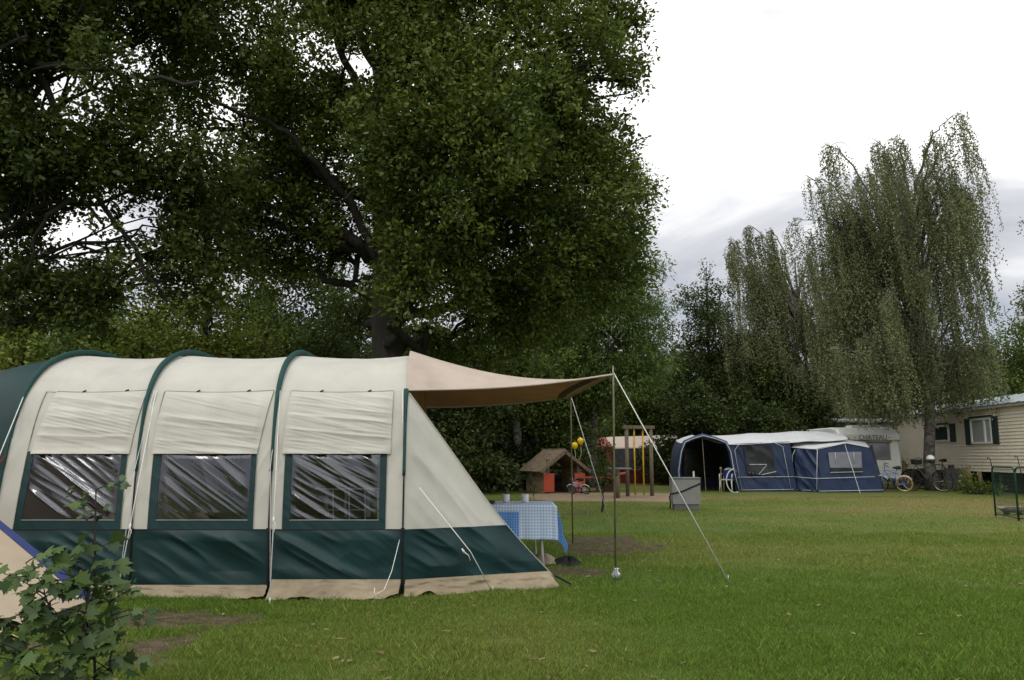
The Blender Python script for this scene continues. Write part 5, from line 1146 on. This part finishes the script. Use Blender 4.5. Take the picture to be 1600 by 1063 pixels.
# ------------------------------------------------------------------ mobile home
M_sid = bpy.data.materials.new('cream_siding'); M_sid.use_nodes = True; t = M_sid.node_tree; n = t.nodes; b = n['Principled BSDF']; b.inputs['Roughness'].default_value = .6
tcx = n.new('ShaderNodeTexCoord'); nn = n.new('ShaderNodeTexNoise'); nn.inputs['Scale'].default_value = 1.2; nn.inputs['Detail'].default_value = 7; t.links.new(tcx.outputs['Object'], nn.inputs['Vector'])
cr = n.new('ShaderNodeValToRGB'); cr.color_ramp.elements[0].position = .3; cr.color_ramp.elements[0].color = (.72, .64, .52, 1); cr.color_ramp.elements[1].position = .7; cr.color_ramp.elements[1].color = (.79, .72, .60, 1); t.links.new(nn.outputs['Fac'], cr.inputs[0]); t.links.new(cr.outputs[0], b.inputs['Base Color'])
ML_, MR_ = np.array([17.9, 37.7, 0]), np.array([16.75, 23.0, 0]); dr = (MR_ - ML_) / np.linalg.norm(MR_ - ML_); Lh = np.linalg.norm(MR_ - ML_)
mh = thing('mobile_home', 'cream mobile home with horizontal siding and grey ribbed roof', 'mobile home', tuple(ML_), math.atan2(dr[1], dr[0]))
# local frame: x along wall towards the camera, y outward away from wall body (body lies at local +y)
zb, ze, dpt = .72, 3.05, 3.6
mb = MB(); nb_ = 20
for i in range(nb_):
    z0_ = zb + (ze - zb) * i / nb_; z1_ = zb + (ze - zb) * (i + 1) / nb_; a = mb.addv([(0, -.028, z0_), (Lh, -.028, z0_), (Lh, .0, z1_), (0, .0, z1_)]); mb.f.append((a, a + 1, a + 2, a + 3)); a = mb.addv([(0, -.028, z0_), (Lh, -.028, z0_), (Lh, .0, z0_), (0, .0, z0_)]); mb.f.append((a, a + 1, a + 2, a + 3))
mb.box((Lh / 2, dpt / 2 + .01, (zb + ze) / 2), (Lh, dpt, ze - zb)); mb.build('wall', M_sid, mh)
MB().box((.05, -.02, (zb + ze) / 2), (.12, .06, ze - zb)).build('corner_trim', mat('corner_trim', (.55, .52, .45), .6), mh)
M_metal = mat('ribbed_metal', (.20, .26, .28), .35, .15, 2, metal=.4)
mb = MB()
for side in (0, 1):
    y0_, y1_ = (-.22, dpt / 2) if side == 0 else (dpt + .22, dpt / 2); nn_ = 90
    rows = [[(Lh * 1.0 * i / nn_ - .1, y0_ + (y1_ - y0_) * g, ze + .02 + (.52) * g + (.03 if i % 4 == 0 else 0)) for g in (0, .5, 1)] for i in range(nn_ + 2)]
    mb.slab(np.array(rows), (0, 0, -.03))
mb.build('roof', M_metal, mh); MB().box((Lh / 2, -.14, ze - .03), (Lh + .1, .10, .10)).build('gutter', mat('gutter', (.45, .42, .36), .5), mh)
MB().prism([(0.01, 0, ze), (0.01, dpt, ze), (0.01, dpt / 2, ze + .5)], (.05, 0, 0)).build('gable', M_sid, mh)
# windows: find local x from pixel
rot = Matrix.Rotation(-math.atan2(dr[1], dr[0]), 3, 'Z')
def lx(px):
    k = (px - 800) / F; s = (ML_[0] - k * ML_[1]) / (k * dr[1] - dr[0]); return s
def lz(px, py): s = lx(px); Y = ML_[1] + dr[1] * s; return P(px, py, Y)[2]
M_shut = mat('dark_shutter', (.018, .032, .028), .6); M_pane = mat('dark_glass', (.035, .04, .045), .08, .3, 2, spec=.8); M_net = mat('net_curtain', (.30, .31, .31), .9, .15, 10, stretch=(12, 12, 1))
def window(pa, pb_, pya, pyb, shL, shR, mull=None, curtain=False):
    xa, xb = lx(pa), lx(pb_); zA, zB = lz((pa + pb_) / 2, pyb), lz((pa + pb_) / 2, pya); w = MB(); t_ = .07
    for c_, d_ in ((((xa + xb) / 2, zA), (xb - xa, t_)), (((xa + xb) / 2, zB), (xb - xa, t_)), ((xa, (zA + zB) / 2), (t_, zB - zA + t_ - .004)), ((xb, (zA + zB) / 2), (t_, zB - zA + t_ - .004))): w.box((c_[0], -.05, c_[1]), (d_[0], .07, d_[1]))
    if mull: xm = lx(mull); w.box((xm, -.052, (zA + zB) / 2), (.09, .06, zB - zA - .05))
    f = w.build('window', M_white, mh); MB().box(((xa + xb) / 2, -.035, (zA + zB) / 2), (xb - xa - .02, .012, zB - zA - .02)).build('pane', M_net if curtain else M_pane, f)
    MB().box(((xa + xb) / 2, -.08, zB + .09), (xb - xa + .12, .10, .05)).build('window_hood', M_shut, f)
    for p_ in (shL, shR):
        if p_: xs_, xe_ = lx(p_[0]), lx(p_[1]); MB().box(((xs_ + xe_) / 2, -.045, (zA + zB) / 2), (abs(xe_ - xs_), .04, zB - zA + .12)).build('shutter', M_shut, mh)
window(1457.5, 1480, 666, 689, None, (1482, 1490)); window(1516, 1547, 655, 692, (1506, 1515), (1548, 1557), 1537, True)
MB().box((lx(1494), -.25, .40), (lx(1512) - lx(1476), .05, .80)).build('skirting_panel', mat('grey_panel', (.16, .165, .175), .7, .15, 3), mh)
MB().box((Lh / 2, .6, .36), (Lh, .05, .72)).build('skirting', M_woodd, mh)
# grey shed-like home behind the caravan
YB = 42; gb = thing('grey_cabin', 'grey clad cabin just visible behind the caravan roof', 'cabin', tuple(g_(1350, YB + 1)))
M_gcl = mat('grey_cladding', (.22, .24, .27), .6, .1, 3); mb = MB(); xa, xb = (1305 - 800) / F * YB, (1392 - 800) / F * YB
for i in range(16): mb.box(((xa + xb) / 2, YB + (i % 2) * .01, .1 + i * .18), (xb - xa, .06, .165), rx=.05)
mb.box(((xa + xb) / 2, YB + 1.5, 1.5), (xb - xa - .01, 2.8, 2.9)); mb.build('wall', M_gcl, gb, world=True)
MB().prism([(xa - .2, YB - .2, 3.0), (xb + .2, YB - .2, 3.0), (xb + .2, YB + 3.2, 3.25), (xa - .2, YB + 3.2, 3.25)], (0, 0, .1)).build('roof', mat('cabin_roof', (.30, .33, .37), .5), gb, world=True)
for px in (1336, 1376): MB().box(((px - 800) / F * YB, YB - .22, 3.15), (.45, .12, .12)).build('roof_vent', M_white, gb, world=True)

# fence posts, hooks, shrubs near the mobile home
for i, (px, py, h, lab) in enumerate(((1414, 764, 1.05, 'stubby brown post between caravan and birch'), (1516, 770, .95, 'knotty brown stump with climbing shoots below the shuttered window'), (1533, 768, .72, 'brown fence post right of the knotty stump'), (1566, 769, .85, 'pale brown fence post behind the green wire pen'), (1586, 769, .80, 'brown fence post behind the food trough'))):
    c = G(px, py); o = MB().tube([(c[0], c[1], -.05), (c[0] + .02, c[1], h * .5), (c[0] - .01, c[1], h)], [.085, .075, .07], 9).build('fence_post', M_wood, None, True); tag(o, lab, 'post', 'posts along the mobile home')
for px, py, lab in ((1547, 716, 'thin hooked iron rod left of its twin behind the pen'), (1590, 714, 'thin hooked iron rod at the right edge behind the pen')):
    c = g_(px, 26.5); top = P(px, py, 26.5); o = MB().tube([c, top - [0, 0, .05], top + [-.02, 0, 0], top + [-.08, 0, .02], top + [-.10, 0, -.04]], .014, 6).build('iron_hook', M_black, None, True); tag(o, lab, 'iron rod', 'hooked rods by the mobile home')
def shrub(label, px, py, r, h, m_, seed, n_=1800, size=.10, cat='shrub', rx=1.0, group=None):
    rg = np.random.default_rng(seed); c = G(px, py); root = thing('shrub', label, cat, (c[0], c[1], 0), 0, group); p = rg.normal(0, 1, (n_, 3)); p = unit(p) * rg.random((n_, 1)) ** .4
    p = p * [r * rx, r, h / 2] + [0, 0, h / 2]; p = p[fbm(p * 4, seed, 2) > .42]; V, k = leaves(rg, p, size, 'oval', .5, 0); poly_mesh('foliage', V, k, m_, root)
    wd = MB()
    for _ in range(9): e = p[rg.integers(len(p))]; wd.tube(bez((0, 0, -.02), e * [.3, .3, .6], e, 5), np.linspace(.015, .004, 5), 4)
    wd.build('stem', M_woodd, root)
shrub('yellow-green shrub between two posts before the mobile home', 1547, 766, .45, 1.0, M_yshrub, 1, 1500)
shrub('dark evergreen shrub behind the wire pen', 1580, 768, .8, 1.25, M_dark, 2, 3200)
shrub('scrubby olive weeds around the grey skirting panel', 1493, 768, .6, .5, M_birch, 3, 260, .07)
shrub('loose weeds growing round the knotty stump', 1514, 772, .35, 1.0, M_light, 4, 600, .08)
shrub('low weeds at the foot of the fence posts', 1532, 772, .8, .45, M_mid, 5, 1200, .08)
shrub('ivy tangle between the caravan and the birch', 1407, 762, .45, 1.3, M_mid, 6, 900, .09)
shrub('bright green shrub poking above the awning roof', 1178, 757, .9, 3.1, M_yshrub, 7, 1800, .14)
shrub('dark green hedge bush left of the porch hood', 1045, 757, 1.6, 2.2, M_dark, 8, 5200, .16)
shrub('mid green bush behind the climbing frame', 1030, 752, 1.0, 1.3, M_mid, 9, 2500, .13)
shrub('green bush behind the playhouse right door panel', 915, 757, 1.0, 1.9, M_light, 10, 3000, .14)

# green wire pen with a trough
M_gw = mat('green_wire', (.012, .05, .035), .5)
c0, c1, c2 = G(1556, 807), G(1592, 814), G(1640, 800); pen = thing('wire_pen', 'dark green wire mesh pen panel at the right edge', 'wire pen', tuple(c0))
def pen_panel(a, b, h=1.06):
    a, b = np.array(a), np.array(b); u = np.array([0, 0, h]); fr = MB(); r_ = .10; d = (b - a) / np.linalg.norm(b - a)
    fr.tube([a, a + u - [0, 0, r_], a + u - [0, 0, r_ * .3] + d * r_ * .3, a + u + d * r_, b + u - d * r_, b + u - [0, 0, r_ * .3] - d * r_ * .3, b + u - [0, 0, r_], b], .019, 7); fr.tube([a + [0, 0, .05], b + [0, 0, .05]], .012, 6); f = fr.build('panel_frame', M_gw, pen, True, world=True)
    w = MB(); Lp = np.linalg.norm(b - a)
    for i in range(1, int(Lp / .055)): q = a + d * .055 * i; w.tube([q + [0, 0, .05], q + u - [0, 0, .01]], .003, 4)
    for i in range(1, 12): w.tube([a + u * i / 12, b + u * i / 12], .0022, 4)
    w.build('wire_mesh', M_gw, f)
    f.children[0].data.transform(Matrix.Translation(-pen.location))
pen_panel(c0, c1); pen_panel(c1, G(1660, 822)); c = G(1597, 806); tr_ = thing('food_trough', 'metal feeding trough inside the green wire pen', 'trough', (c[0], c[1] + .3, 0))
mb = MB(); n_ = 12
mb.slab(np.array([[(-.24 * (1 - .35 * s), .16 * math.cos(a) * (1 - .2 * s) , .02 + .14 + .14 * -math.sin(a)) for a in np.linspace(0, math.pi, n_)] for s in (0, 0)] and [[(x_, .15 * math.cos(a), .18 - .13 * math.sin(a) * w_) for a in np.linspace(0, math.pi, n_)] for x_, w_ in ((-.27, .3), (-.22, .9), (0, 1), (.22, .9), (.27, .3))]), (0, 0, -.01)); mb.build('basin', mat('zinc', (.32, .30, .27), .4, .2, 6, metal=.5), tr_, True)
MB().box((-.15, 0, .02), (.04, .2, .05)).build('foot', M_gw, tr_); MB().box((.15, 0, .02), (.04, .2, .05)).build('foot', M_gw, tr_)
# overhanging leafy twigs before the mobile home roof
